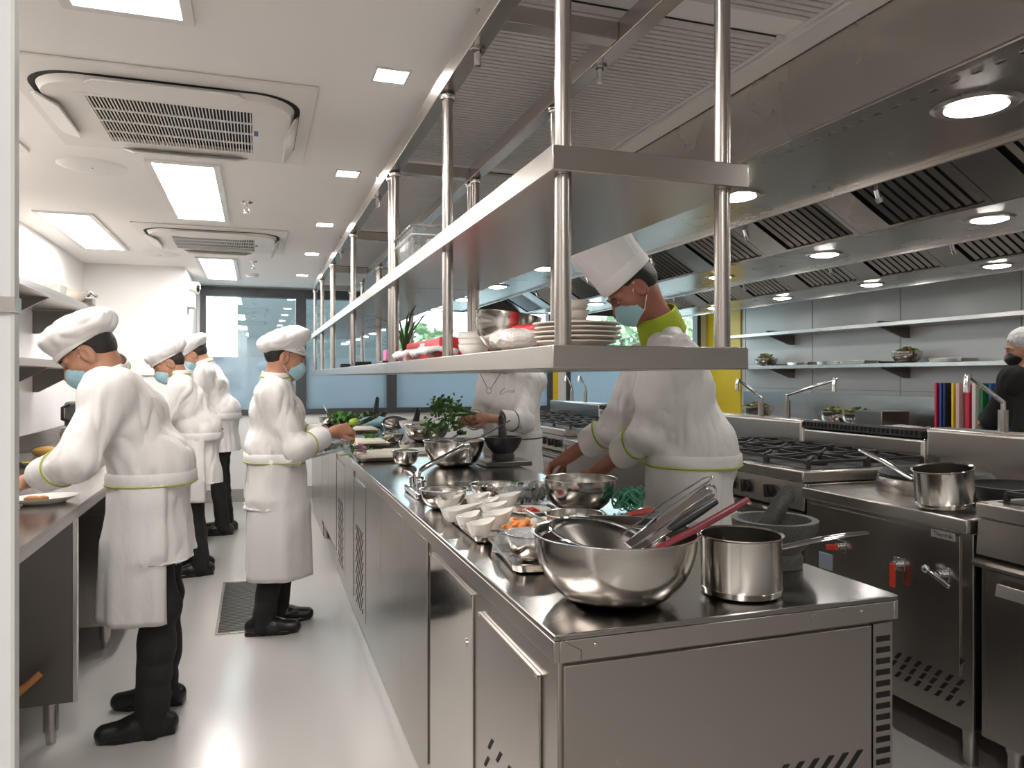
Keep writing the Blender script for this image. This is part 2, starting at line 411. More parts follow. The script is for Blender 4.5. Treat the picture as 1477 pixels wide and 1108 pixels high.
def rrect(hx, hy, r, n=8):
    out = []
    for cx, cy, a0 in ((hx - r, hy - r, 0), (-hx + r, hy - r, 90), (-hx + r, -hy + r, 180), (hx - r, -hy + r, 270)):
        for k in range(n + 1):
            a = R(a0 + 90 * k / n); out.append((cx + r * math.cos(a), cy + r * math.sin(a)))
    return out
def aircon(x, y, lab):
    t = thing('air_conditioner', lab, 'air conditioner', (x, y, ZC), 0, 'ceiling cassette air conditioners')
    obj('surround', M().box(-.49, -.49, -.012, .49, .49, -.0005), ACWHITE, t, bevel=.004)
    o1, o2 = rrect(.44, .40, .16), rrect(.42, .38, .15)
    ring = M(); k = len(o1)
    ring.add([(p[0], p[1], -.0125) for p in o1] + [(p[0], p[1], -.0125) for p in o2], [(i, (i + 1) % k, (i + 1) % k + k, i + k) for i in range(k)])
    obj('shadow_gap', ring, VOID, t, smooth=False)
    f = M(); ga, gb = .30, .285   # fascia with a square opening
    outer = rrect(.42, .38, .15); z0, z1 = -.035, -.012
    inner = []
    for (ax, ay) in outer:
        s = min(ga / max(abs(ax), 1e-6), gb / max(abs(ay), 1e-6)); inner.append((ax * s, ay * s))
    n = len(outer)
    f.add([(p[0], p[1], z1) for p in outer] + [(p[0] * .97, p[1] * .97, z0) for p in outer] + [(p[0], p[1], z0 - .004) for p in inner] + [(p[0], p[1], z1) for p in inner],
          [(i, (i + 1) % n, (i + 1) % n + n, i + n) for i in range(n)] + [(i + n, (i + 1) % n + n, (i + 1) % n + 2 * n, i + 2 * n) for i in range(n)] +
          [(i + 2 * n, (i + 1) % n + 2 * n, (i + 1) % n + 3 * n, i + 3 * n) for i in range(n)])
    obj('fascia', f, ACWHITE, t)
    obj('filter_backing', M().box(-ga, -gb, -.020, ga, gb, -.013), VOID, t, smooth=False)
    g = M()
    qa, qb = .27, .26
    g.box(-ga, -gb, -.04, -qa, gb, -.025).box(qa, -gb, -.04, ga, gb, -.025).box(-qa, -gb, -.04, qa, -qb, -.025).box(-qa, qb, -.04, qa, gb, -.025)
    for k in range(46):
        xx = -qa + 2 * qa * (k + .5) / 46; g.box(xx - .0020, -qb, -.040, xx + .0020, qb, -.0365)
    for k in range(1, 4): g.box(-qa, -qb + qb * .5 * k - .005, -.041, qa, -qb + qb * .5 * k + .005, -.0362)
    obj('intake_grille', g, ACWHITE, t, smooth=False)
    def flap(cx, cy, L, horiz, tilt):
        fm = M(); w = .068
        out = [(-L / 2, 0), (-L / 2 + .05, -w), (L / 2 - .05, -w), (L / 2, 0), (L / 2 - .03, .02), (-L / 2 + .03, .02)]
        fm.prism(out, 'z', -.004, .004)
        mt = Matrix.Translation((cx, cy, -.035)) @ Matrix.Rotation(0 if horiz == 1 else horiz, 4, 'Z') @ Matrix.Rotation(tilt, 4, 'X')
        obj('air_flap', fm.xf(mt), ACSHADE if abs(cx) > .2 else ACWHITE, t, bevel=.002)
    flap(0, -.385, .50, PI, R(14)); flap(0, .385, .50, 0.0, R(25)); flap(-.425, 0, .46, PI / 2, R(22)); flap(.425, 0, .46, -PI / 2, R(60))
    obj('sticker', M().box(.276, -.05, -.0415, .292, .01, -.0402), BLUEB, t, smooth=False)
aircon(-.288, 3.16, 'white ceiling cassette air conditioner, the large near one')
aircon(-.288, 5.86, 'white ceiling cassette air conditioner, the small far one before the window')
for x, y, lab in ((-.741, 4.02, 'round white ceiling speaker beside the lit panel left of the air conditioners'), (-.75, 6.74, 'round white ceiling speaker near the jutting wall')):
    t = thing('ceiling_speaker', lab, 'speaker', (x, y, ZC), 0, 'round ceiling speakers')
    obj('grille', M().lathe([(.0, -.010), (.11, -.010), (.135, -.006), (.15, -.0005)], n=40), ALU, t)
    obj('screw', M().ell((0, 0, -.011), .006, .006, .003), STEEL, t)
for x, y, lab in ((-.056, 4.57, 'small chrome sprinkler head on the ceiling beside the middle light panel'), (-.03, 6.9, 'small chrome sprinkler head on the ceiling near the window')):
    t = thing('sprinkler', lab, 'sprinkler', (x, y, ZC), 0, 'ceiling sprinklers')
    obj('rose', M().lathe([(.008, -.014), (.03, -.006), (.034, -.0005)], n=24), CHROME, t)
    obj('head', M().cyl((0, 0, -.012), (0, 0, -.04), .006).tube([(-.012, 0, -.03), (-.014, 0, -.05), (0, 0, -.062), (.014, 0, -.05), (.012, 0, -.03)], .002, 8), CHROME, t)
    obj('deflector', M().lathe([(.001, -.064), (.016, -.064), (.016, -.062), (.001, -.062)], n=20), CHROME, t)
t = thing('smoke_detector', 'round white smoke detector on the ceiling before the window', 'smoke detector', (-.045, 7.76, ZC))
obj('body', M().lathe([(.03, -.034), (.052, -.026), (.062, -.012), (.062, -.0005)], n=30), ALU, t)
obj('vent_ring', M().lathe([(.052, -.024), (.056, -.024), (.056, -.018), (.052, -.018)], n=30, closed=True), COVE, t)
# emergency twin light on the jutting wall
t = thing('emergency_light', 'white twin spot emergency light on the jutting wall by the window', 'emergency light', (-.62, 7.75, 2.03))
obj('case', M().box(.0005, -.13, 0, .06, .13, .14), ALU, t, bevel=.008)
for s in (-1, 1):
    q = obj('lamp_head', M().cyl((.03, s * .075, .20), (.09, s * .09, .19), .045, .05).cyl((.03, s * .075, .14), (.03, s * .075, .17), .012), ALU, t)
    obj('lens', M().cyl((.0905, s * .09, .19), (.094, s * .091, .19), .044), MIRROR, q)
# floor drain
t = thing('floor_drain', 'long steel drain grate set in the grey floor by the standing woman', 'drain', (-.05, 4.845, 0))
obj('pit', M().box(-.15, -.52, .0006, .15, .52, .0015), VOID, t, smooth=False)
f = M().box(-.165, -.54, .0006, -.15, .54, .005).box(.15, -.54, .0006, .165, .54, .005).box(-.15, -.54, .0006, .15, -.52, .005).box(-.15, .52, .0006, .15, .54, .005)
obj('rim', f, STEEL, t, smooth=False)
f = M()
for k in range(36): f.box(-.15, -.52 + 1.04 * (k + .5) / 36 - .0055, .0016, .15, -.52 + 1.04 * (k + .5) / 36 + .0055, .0045)
obj('grate_bars', f, DARKST, t, smooth=False)

# ------------------------------------------------------------------ outside the windows
struct('exterior_ground', M().box(-14, YB + .3, -.3, 20, 40, -.15), EXTG)
struct('exterior_wall', M().box(-.26, 11.2, -.15, 1.98, 11.6, 5), EXTW)
for i, (x, y, h, r) in enumerate(((3.6, 17, 2.9, .95), (6.0, 18, 3.4, 1.1), (9.2, 18, 3.3, 1.2), (12.6, 19, 3.8, 1.4))):
    t = thing('tree', ['leafy tree outside behind the shelf window, leftmost', 'leafy tree outside, second from the left', 'leafy tree outside behind the chef', 'leafy tree outside near the yellow wall'][i], 'tree', (x, y, -.15), 0, 'trees outside the windows')
    obj('trunk', M().tube([(0, 0, 0), (.05, 0, h * .5), (0, .05, h * .8)], [.14, .1, .05], 10), BARK, t)
    f = M()
    for k in range(500):
        a, b, c = random.random() * 2 * PI, math.acos(random.uniform(-1, 1)), random.random() ** .4 * r
        p = Vector((math.sin(b) * math.cos(a) * c, math.sin(b) * math.sin(a) * c, h * .65 + math.cos(b) * c * .9))
        d = Vector((random.gauss(0, 1), random.gauss(0, 1), random.gauss(0, 1))).normalized(); e = d.orthogonal().normalized(); g = d.cross(e); s = .16
        f.add([p - e * s, p + g * s * .5, p + e * s, p - g * s * .5], [(0, 1, 2, 3)])
    obj('crown', f, TREE, t, smooth=False, fix=False)
# ------------------------------------------------------------------ the island
def slots(m, face, pos, a0, a1, z0, z1, cols, rows, w=.012, h=.045, slant=.5, stagger=True):
    """dark slanted slots, 1 mm proud strips on a face: face 'x' at x=pos spread over y, or 'y' at y=pos spread over x"""
    for r in range(rows):
        for c in range(cols):
            a = a0 + (a1 - a0) * (c + .5 + (.25 if (r % 2 and stagger) else -.25 * stagger)) / cols
            z = z0 + (z1 - z0) * (r + .5) / rows
            q = [(a - w / 2 - slant * h / 2, z - h / 2), (a + w / 2 - slant * h / 2, z - h / 2), (a + w / 2 + slant * h / 2, z + h / 2), (a - w / 2 + slant * h / 2, z + h / 2)]
            m.prism(q, face, pos - .0008, pos + .0008)
IX0, IX1, IY0, IY1 = .521, 1.337, 1.297, 7.95
t = thing('worktop', 'long stainless steel worktop of the middle island covered with bowls and trays', 'worktop', (0, 0, .9))
obj('top_sheet', M().box(IX0, IY0, -.012, IX1, IY1, 0), STEELD, t, bevel=.003)
f = M().box(IX0, IY0, -.053, IX0 + .012, IY1, -.0125).box(IX1 - .012, IY0, -.053, IX1, IY1, -.0125).box(IX0 + .012, IY0, -.053, IX1 - .012, IY0 + .012, -.0125).box(IX0 + .012, IY1 - .012, -.053, IX1 - .012, IY1, -.0125)
obj('apron_edge', f, STEEL, t, bevel=.0015)
s = M()
s.bar((IX0 + .055, IY0 - .0005, -.052), (IX0 + .055, IY0 - .0005, -.033), .0012, .001, up=(0, 1, 0)).bar((IX0 + .055, IY0 - .0005, -.033), (IX0 + .004, IY0 - .0005, -.004), .0012, .001, up=(0, 1, 0))
obj('mitre_seam', s, DARKST, t, smooth=False)
for x in (IX0 + .085, IX1 - .10):
    obj('rivet', M().lathe([(.0008, .0025), (.004, .0015), (.0048, 0)], n=16).xf(Matrix.Translation((x, IY0 - .0002, -.027)) @ Matrix.Rotation(PI / 2, 4, 'X')), MIRROR, t)
BX0, BX1 = .532, 1.325
def cab(name, label, y0, y1, group='island cabinet units'):
    t = thing(name, label, 'cabinet', (.93, y0, 0), 0, group)
    obj('body', M().box(BX0 - .93 + .003, 0.001, .10, BX1 - .93, y1 - y0 - .001, .8465), STEELV, t, bevel=.002)
    obj('kick_plate', M().box(BX0 - .93 + .006, 0.002, .004, BX1 - .95, y1 - y0 - .002, .0985), STEELV, t, bevel=.001)
    return t
def door(t, y0, y1, z0, z1, material=STEELV, vent=None, lip=True, lock=True, off=0.0):
    x = BX0 - .93
    d = obj('door', M().box(x - .003, y0, z0, x + .0025, y1, z1), material, t, bevel=.0015)
    if material is MIRROR: plab(d, 'mirror polished door')
    if vent:
        v = M(); slots(v, 'x', x - .0035, y0 + vent[0], y1 - vent[0], vent[1], vent[2], vent[3], vent[4], w=.014, h=.034, slant=-.9); obj('vent_grille', v, VOID, d, smooth=False)
    if lip:
        obj('handle_lip', M().box(x - .005, y0, z1 + .0005, x + .002, y1, z1 + .0035).box(x - .007, y0, z1 - .004, x - .005, y0 + .02, z1 + .0045).box(x - .007, y1 - .02, z1 - .004, x - .005, y1, z1 + .0045), MIRROR, d, smooth=False)
    if lock: obj('lock', M().cyl((x - .0065, y0 + .06, z1 - .14), (x - .003, y0 + .06, z1 - .14), .011), MIRROR, d)
    return d
c1 = cab('undercounter_fridge', 'steel undercounter fridge at the near end of the island with slotted end panel', 1.31, 2.42)
# end panel facing the camera
obj('end_panel', M().box(BX0 - .93 + .012, -.008, .06, 1.268 - .93, .0, .838), STEELV, c1, bevel=.0015)
g = obj('louvre_strip', M().box(1.272 - .93, -.008, .06, 1.325 - .93, -.0002, .84), STEELV, c1, smooth=False)
v = M()
for k in range(30): v.box(1.281 - .93, -.0092, .09 + k * .0245, 1.318 - .93, -.0078, .102 + k * .0245)
obj('louvre', v, VOID, g, smooth=False)
v = M(); slots(v, 'y', -.0088, 1.02 - .93, 1.25 - .93, .12, .58, 6, 9, w=.013, h=.035, slant=.9); obj('vent_grille', v, VOID, c1, smooth=False)
door(c1, .085, .51, .12, .785, vent=(.05, .13, .53, 5, 7), lock=False)
door(c1, .575, 1.075, .12, .81, MIRROR)
c2 = cab('plain_cabinet', 'plain steel island cabinet of three flat panels beside the near fridge', 2.42, 3.90)
for a, b in ((.01, .47), (.475, .99), (.995, 1.47)): obj('panel', M().box(BX0 - .934, a, .105, BX0 - .928, b, .84), STEELV, c2, bevel=.0015)
c3 = cab('vented_cabinet', 'steel island cabinet with two perforated vent doors at the woman with the knife', 3.90, 5.42)
door(c3, .03, .50, .10, .80, vent=(.09, .12, .55, 5, 14), lock=False)
obj('panel', M().box(BX0 - .934, .53, .105, BX0 - .928, .96, .84), STEELV, c3, bevel=.0015)
door(c3, .99, 1.49, .10, .80, vent=(.09, .12, .55, 5, 14), lock=False)
c4 = thing('raised_cabinet', 'steel island cabinet raised on feet behind the woman with the knife', 'cabinet', (.93, 5.42, 0), 0, 'island cabinet units')
obj('body', M().box(BX0 - .927, .001, .15, BX1 - .93, 1.249, .8465), STEELV, c4, bevel=.002)
for a, b in ((.01, .6), (.61, 1.24)): obj('panel', M().box(BX0 - .934, a, .155, BX0 - .928, b, .84), STEELV, c4, bevel=.0015)
for x in (BX0 - .90, BX1 - .97):
    for y in (.06, 1.19): obj('foot', M().cyl((x, y, 0), (x, y, .15), .022), STEEL, c4)
c5 = cab('end_cabinet', 'steel island cabinet at the far end of the island near the windows', 6.67, 7.94)
for a, b in ((.01, .42), (.43, .83), (.84, 1.26)): obj('panel', M().box(BX0 - .934, a, .105, BX0 - .928, b, .84), STEELV, c5, bevel=.0015)
# sink tap on the island edge
t = thing('bridge_tap', 'chrome bridge tap with long slanted spout on the island edge by the large bowl', 'tap', (.615, 3.02, .9))
obj('deck_plate', M().box(-.03, -.13, .0005, .03, .13, .03), CHROME, t, bevel=.008)
for s in (-1, 1): obj('valve', M().cyl((0, s * .09, .03), (0, s * .09, .06), .014).ell((0, s * .09, .072), .02, .02, .014).bar((0, s * .09, .075), (-.03, s * .105, .085), .008, .008), CHROME, t)
obj('spout', M().tube([(0, 0, .03), (.0, 0, .07), (.012, .012, .095), (.04, .03, .108), (.24, .17, .175), (.265, .19, .175), (.272, .195, .16), (.273, .196, .12)], .011, 14), CHROME, t)
obj('nozzle', M().cyl((.273, .196, .122), (.273, .196, .10), .013), CHROME, t)
t = thing('sink_basin', 'shallow bright sink well sunk in the island beside the chrome tap', 'sink', (.80, 3.18, .9))
obj('rim', M().box(-.14, -.12, .0006, .14, .12, .003), MIRROR, t, bevel=.001)

# ------------------------------------------------------------------ hanging shelves and rails
SX0, SX1, PX0, PX1 = .521, .952, .557, .914
RZ0, RZ1 = 2.253, 2.308
t = thing('hanging_rail_frame', 'steel ladder frame of two rails and cross beams hung under the ceiling over the island', 'rail frame', (.735, 1.29, RZ0))
for x in (PX0, PX1): obj('rail', M().box(x - .735 - .024, 0, 0, x - .735 + .024, 6.65, RZ1 - RZ0), STEEL, t, bevel=.002)
for y in (.50, 1.95, 3.6, 5.2, 6.5): obj('cross_beam', M().box(PX0 - .735 + .0245, y - .025, .004, PX1 - .735 - .0245, y + .025, .05), STEEL, t, bevel=.002)
for x in (PX0, PX1):
    for y in (.64, 2.4, 4.1, 5.8):
        h = obj('hanger_rod', M().cyl((x - .735, y, RZ1 - RZ0), (x - .735, y, ZC - RZ0 - .019), .006).lathe([(.012, -.006), (.021, -.006), (.021, -.0005), (.012, -.0005)], (x - .735, y, 0), 20, closed=True), STEEL, t)
        obj('hex_bolt', M().cyl((x - .735, y, -.045), (x - .735, y, -.0005), .0095, n=6), CHROME, h)
def shelf_unit(y0, y1, py, lab):
    t = thing('hanging_shelf', lab, 'shelf', (.735, y0, 1.395), 0, 'two tier hanging shelves over the island')
    L = y1 - y0
    for z, zz in ((0, .045), (.371, .419)):
        obj('shelf_board', M().box(SX0 - .735, 0, z, SX1 - .735, L, zz), STEEL if z == 0 else STEEL, t, bevel=.002)
    for x in (PX0, PX1):
        for y in py:
            X, Y = x - .735, y - y0
            p = obj('post', M().cyl((X, Y, .0455), (X, Y, .3705), .0165, n=24).cyl((X, Y, .4195), (X, Y, RZ0 - 1.395 - .0005), .0165, n=24), STEELV, t)
            obj('collar', M().lathe([(.0175, 0), (.023, 0), (.025, .007), (.025, .014), (.021, .018), (.0175, .018)], (X, Y, .838), 24, closed=True), MIRROR, p)
    return t
shelf_unit(1.303, 3.235, (1.34, 2.265, 3.20), 'steel two tier hanging shelf nearest the camera, carrying plates and the red carton')
shelf_unit(3.24, 5.99, (3.28, 4.67, 5.95), 'steel two tier hanging shelf in the middle of the row, with the pink paper')
shelf_unit(5.995, 7.90, (6.03, 6.98, 7.86), 'steel two tier hanging shelf at the far end of the row before the windows')

# ------------------------------------------------------------------ extractor hood over the ranges
HY0, HY1, HZ = -1.4, 8.3, 2.125
t = thing('extractor_hood', 'huge stainless extractor hood with round lamps and slanted baffle filters over the ranges', 'hood', (3.27, HY0, HZ))
LH = HY1 - HY0
def hx(a): return a - 3.27
obj('front_fascia', M().box(hx(1.55), 0, -.012, hx(1.565), LH, ZC - HZ - .0005).box(hx(1.565), 0, -.012, hx(1.60), LH, -.004), HOODST, t, smooth=False)
obj('rear_fascia', M().box(hx(4.985), 0, -.012, hx(5.0), LH, ZC - HZ - .0005), HOODST, t, smooth=False)
for y in (0, LH - .015): obj('end_plate', M().box(hx(1.566), y, -.01, hx(4.984), y + .015, ZC - HZ - .001), DARKST, t, smooth=False)
for a, b in ((1.566, 2.23), (2.95, 3.65), (4.37, 4.984)):
    obj('light_plate', M().box(hx(a), .016, 0, hx(b), LH - .016, .012), HOODST, t, smooth=False)
    obj('plate_edge', M().box(hx(a), .016, -.014, hx(a) + .014, LH - .016, -.0005).box(hx(b) - .014, .016, -.014, hx(b), LH - .016, -.0005), HOODST, t, smooth=False)
for c in (2.23, 3.65):
    obj('chamber', M().surf([[(hx(c), .016, .0), (hx(c), LH - .016, .0)], [(hx(c) + .17, .016, .17), (hx(c) + .17, LH - .016, .17)], [(hx(c) + .43, .016, .17), (hx(c) + .43, LH - .016, .17)]]), HOODST, t, solid=.004, smooth=False)
    pz = Vector((hx(c) + .43, 0, .17)); qz = Vector((hx(c) + .71, 0, .004)); dz = qz - pz; nz = Vector((dz.z, 0, -dz.x)).normalized()
    nk = 13
    for k in range(nk):
        ya, yb = .02 + (LH - .04) * k / nk, .02 + (LH - .04) * (k + 1) / nk
        fm = M(); bk = M()
        bk.surf([[pz + V(0, ya, 0), pz + V(0, yb, 0)], [qz + V(0, ya, 0), qz + V(0, yb, 0)]])
        o = obj('baffle_filter', bk, VOID, t, solid=.003, smooth=False)
        nb = 9; w = .5
        for j in range(nb):
            y = ya + .04 + w * j / nb
            fm.add([pz + V(0, y, 0) + nz * .012, pz + V(0, y + .030, 0) + nz * .018, qz + V(0, y + .030, 0) + nz * .018, qz + V(0, y, 0) + nz * .012], [(0, 1, 2, 3)])
        obj('baffles', fm, STEEL, o, solid=.002, smooth=False, fix=False)
        ff = M()
        def fp(t, y): return pz + dz * t + V(0, y, 0) + nz * .0235
        ys, yi, yj, ye = ya + .002, ya + .03, ya + .045 + w, yb - .002
        ff.add([fp(.0, ys), fp(.0, ye), fp(1, ye), fp(1, ys), fp(.05, yi), fp(.05, yj), fp(.95, yj), fp(.95, yi)], [(0, 1, 5, 4), (1, 2, 6, 5), (2, 3, 7, 6), (3, 0, 4, 7)])
        obj('filter_frame', ff, HOODST, o, solid=.003, smooth=False)
rv = M()
for k in range(150): rv.box(hx(1.66), .1 + k * .062, -.0015, hx(1.672), .125 + k * .062, -.0003)
obj('riveted_seam', rv, MIRROR, t, smooth=False)
for x in (1.87, 3.27, 4.69):
    for k in range(-1, 7):
        y = 1.55 + 1.09 * k - HY0
        lb = obj('lamp_bezel', M().lathe([(.08, -.006), (.10, -.008), (.112, -.0005)], (hx(x), y, 0), 36), HOODST, t)
        obj('lamp_lens', M().lathe([(.001, -.018), (.05, -.015), (.078, -.0065)], (hx(x), y, 0), 36), LIGHTH, lb)
for x in (2.40, 3.82):
    for y in (1.4, 2.44, 3.32, 4.3, 5.3, 6.4):
        yy = y - HY0
        obj('fire_nozzle', M().cyl((hx(x), yy, .165), (hx(x), yy, .02), .008).cyl((hx(x), yy, .02), (hx(x) + .012, yy, -.012), .012).cyl((hx(x) + .012, yy, -.012), (hx(x) + .02, yy, -.03), .016, .012), CHROME, t)

# ------------------------------------------------------------------ cooking line
FX, BX = 2.33, 3.12
def knob(t, x, y, z, r=.03):
    k = obj('knob', M().cyl((x - .001, y, z), (x - .022, y, z), r, r * .85, 24), BLACK, t, bevel=.002)
    obj('grip', M().bar((x - .0222, y - .006, z - r * 1.0), (x - .0222, y + .004, z + r * 1.05), .03, .016, up=(0, 1, 0)), BLACK, k, bevel=.003)
def grates(t, x0, x1, y0, y1, z, nx, ny):
    for i in range(nx):
        for j in range(ny):
            a0, a1 = x0 + (x1 - x0) * i / nx + .008, x0 + (x1 - x0) * (i + 1) / nx - .008
            b0, b1 = y0 + (y1 - y0) * j / ny + .008, y0 + (y1 - y0) * (j + 1) / ny - .008
            g = M(); h = z + .03
            for p, q in (((a0, b0), (a1, b0)), ((a1, b0), (a1, b1)), ((a1, b1), (a0, b1)), ((a0, b1), (a0, b0))): g.bar((p[0], p[1], h), (q[0], q[1], h), .014, .014)
            cx, cy = (a0 + a1) / 2, (b0 + b1) / 2
            for p in ((a0, cy), (a1, cy), (cx, b0), (cx, b1), (a0, b0), (a1, b1)):
                d = Vector((cx - p[0], cy - p[1], 0)) * .68; g.bar((p[0], p[1], h + .004), (p[0] + d.x, p[1] + d.y, h + .01), .013, .018)
            for p in ((a0, b0), (a1, b0), (a1, b1), (a0, b1)): g.box(p[0] - .008, p[1] - .008, z + .001, p[0] + .008, p[1] + .008, h)
            o = obj('pan_support', g, IRON, t, bevel=.002)
            obj('burner', M().lathe([(.055, z + .001), (.055, z + .01), (.035, z + .018), (.001, z + .018)], (cx, cy, 0), 24), IRON, o)
def legs(t, pts):
    for x, y in pts: obj('leg', M().cyl((x, y, 0), (x, y, .12), .025).cyl((x, y, .12), (x, y, .15), .03), STEEL, t)
def burner_range(label, y0, y1, knobs, doors, nx, ny, name='gas_range'):
    t = thing(name, label, 'range', (FX, y0, 0), 0, 'ranges along the cooking line'); L = y1 - y0; D = BX - FX
    obj('body', M().box(.02, 0.002, .15, D, L - .002, .895), STEELV, t, bevel=.002)
    tp = M().box(-.01, .002, .9, D, L - .002, .955); obj('hob_top', tp, STEEL, t, bevel=.008)
    obj('hob_well', M().box(.05, .04, .9555, D - .03, L - .04, .957), IRON, t, smooth=False)
    grates(t, .06, D - .04, .05, L - .05, .957, nx, ny)
    obj('control_panel', M().prism([(-.005, .775), (.0195, .775), (.0195, .898), (.005, .898)], 'y', .002, L - .002), STEELV, t, bevel=.002)
    for y in knobs: knob(t, .0, y - y0, .835)
    for a, b in doors:
        d = obj('oven_door', M().box(-.006, a - y0 + .01, .2, .0195, b - y0 - .01, .73), STEELV, t, bevel=.003)
        obj('handle', M().prism([(-.055, .665), (-.045, .705), (-.0065, .715), (-.0065, .70), (-.04, .69), (-.045, .665)], 'y', a - y0 + .08, b - y0 - .08), STEEL, d, bevel=.002)
    obj('drip_ledge', M().prism([(-.03, .74), (-.03, .75), (.0195, .772), (.0195, .74)], 'y', .002, L - .002), STEEL, t, smooth=False)
    legs(t, [(.08, .08), (.08, L - .08), (D - .08, .08), (D - .08, L - .08)])
    return t
burner_range('steel gas range with black pan supports nearest the camera, cut by the right edge', .75, 1.93, (.95, 1.2, 1.45, 1.72), ((.78, 1.90),), 2, 3)
burner_range('steel gas range with black pan supports and knobs beside the chef in the tall hat', 2.78, 4.12, (2.90, 3.02, 3.20, 3.33, 3.5, 3.65, 3.85, 4.0), ((2.80, 3.45), (3.46, 4.10)), 2, 4)
burner_range('steel gas range far down the line beside the person holding parsley', 5.55, 7.85, (5.7, 5.85, 6.05, 6.2, 6.4, 6.55, 6.8, 7.0), ((5.6, 6.2), (6.22, 6.9)), 2, 6)
def wok_range(label, y0, y1, rings):
    t = thing('wok_range', label, 'range', (FX, y0, 0), 0, 'wok ranges along the cooking line'); L = y1 - y0; D = BX - FX
    obj('body', M().box(.0, 0.002, .15, D, L - .002, .838), STEELV, t, bevel=.002)
    obj('top_deck', M().box(-.03, .002, .84, D, L - .002, .89), STEEL, t, bevel=.006)
    obj('gutter', M().box(D - .12, .03, .8903, D - .06, L - .03, .8915), DARKST, t, smooth=False)
    for y in rings:
        g = obj('wok_ring', M().lathe([(.23, .8905), (.235, .92), (.225, .945), (.15, .945), (.13, .93), (.12, .8905)], (.45, y - y0, 0), 48, closed=True), STEEL, t)
        obj('iron_rim', M().lathe([(.215, .9455), (.225, .96), (.20, .978), (.15, .972), (.135, .955), (.14, .9455)], (.45, y - y0, 0), 48, closed=True), IRON, g)
    legs(t, [(.08, .08), (.08, L - .08), (D - .08, .08), (D - .08, L - .08)])
    return t
wy = 1.94
t = wok_range('steel wok range with red gas lever and slotted front, beside the right edge range', wy, 2.77, (2.50,))
obj('service_panel', M().box(-.006, .05, .33, -.0005, .80, .82), STEELV, t, bevel=.001)
v = M(); slots(v, 'x', -.0008, 0.04, .76, .22, .40, 16, 5, w=.016, h=.026, slant=-.8); obj('vent_grille', v, VOID, t, smooth=False)
n = obj('nameplate', M().box(-.0085, .065, .80, -.0065, .165, .828), TAGM, t, smooth=False)
text('lettering', 'Thermik', .024, (-.0090, .115, .814), (PI / 2, 0, -PI / 2), INK, n)
def valve(y, z, kind):
    q = obj('gas_valve' if kind != 'tap' else 'water_valve', M().box(-.009, y - wy - .025, z - .025, -.0065, y - wy + .025, z + .025).cyl((-.009, y - wy, z), (-.035, y - wy, z), .014), CHROME, t, bevel=.001)
    if kind == 'lever': obj('lever', M().bar((-.04, y - wy, z + .005), (-.04, y - wy, z - .085), .022, .010, up=(1, 0, 0)), REDV, q, bevel=.003)
    elif kind == 'red': obj('lever', M().bar((-.04, y - wy - .01, z), (-.04, y - wy + .05, z - .012), .010, .022), REDV, q, bevel=.003)
    else: obj('lever', M().bar((-.04, y - wy + .04, z + .008), (-.04, y - wy - .055, z - .03), .012, .014).ell((-.04, y - wy + .045, z + .01), .012, .016, .016), CHROME, q, bevel=.003)
valve(2.55, .668, 'red'); valve(2.25, .665, 'lever'); valve(2.055, .675, 'tap')
obj('socket_cover', M().box(-.012, 2.60 - wy, .55, -.0065, 2.68 - wy, .62), mat('grey_blue_plastic', (.30, .35, .42), .4), t, bevel=.004)
wok_range('steel wok range hidden behind the chef in the tall hat', 4.13, 5.54, (4.5, 5.15))
def riser(label, y0, y1, z, flue=False):
    t = thing('back_riser', label, 'splashback', (BX + .002, y0, .15), 0, 'steel risers behind the cooking line'); L = y1 - y0
    obj('riser_panel', M().box(0, .002, 0, .15, L - .002, z - .15), STEELV, t, bevel=.02, seg=4)
    if flue:
        f = M().box(-.012, .01, z - .1495, .16, L - .01, z - .14)
        for k in range(int(L / .03)): f.box(-.01, .015 + k * .03, z - .1395, .16, .03 + k * .03, z - .115)
        obj('flue_grille', f, IRON, t, smooth=False)
    return t
riser('tall steel riser behind the near wok range carrying the rightmost tap', .75, 2.87, 1.13)
riser('steel riser topped by a black flue grille behind the near gas range', 2.87, 3.75, 1.075, True)
riser('long steel riser behind the chef carrying two swing taps', 3.75, 5.5, 1.118)
riser('steel riser at the far end of the cooking line before the windows', 5.5, 6.6, 1.075, True)
riser('pale steel riser with two small taps nearest the windows', 6.6, 7.9, 1.12)
def swing_tap(label, base, joint, tip, drop):
    t = thing('swing_tap', label, 'tap', base, 0, 'swing taps on the cooking line riser'); b = Vector(base)
    j, q, d = Vector(joint) - b, Vector(tip) - b, Vector(drop) - b
    obj('column', M().cyl((0, 0, .0005), (0, 0, j.z - .035), .021, n=8).cyl((0, 0, j.z - .0355), (0, 0, j.z), .011), STEEL, t)
    obj('arm', M().tube([(0, 0, j.z - .02), (0, 0, j.z), q * .03 + Vector((0, 0, j.z * .97)), q * .97 + Vector((0, 0, j.z * .03)), q], .0095, 12), CHROME, t)
    obj('spout', M().tube([q, q + Vector((-.008, 0, .006)), (q.x - .015, q.y, q.z - .02), d + Vector((-.015, 0, 0))], [.012, .013, .012, .014], 12), CHROME, t)
for lab, zb, a, b, c, d, X1 in (('chrome swing tap on the near riser before the person in black', 1.1305, (1447, 625), (1440, 580), (1398, 543), (1395, 566), 2.96),
                    ('chrome swing tap reaching left toward the yellow wall', 1.1185, (1098, 600), (1098, 574), (1066, 549), (1063, 565), 3.05),
                    ('chrome swing tap reaching right, beside the one before the yellow wall', 1.1185, (1135, 600), (1135, 570), (1206, 548), (1208, 566), 3.32)):
    B = at(*a, X=3.2); B.z = zb
    J = at(*b, X=3.2); J.x, J.y = B.x, B.y; Q = at(*c, X=X1); DD = Q.copy(); DD.z = at(*d, X=X1).z
    swing_tap(lab, B, J, Q, DD)
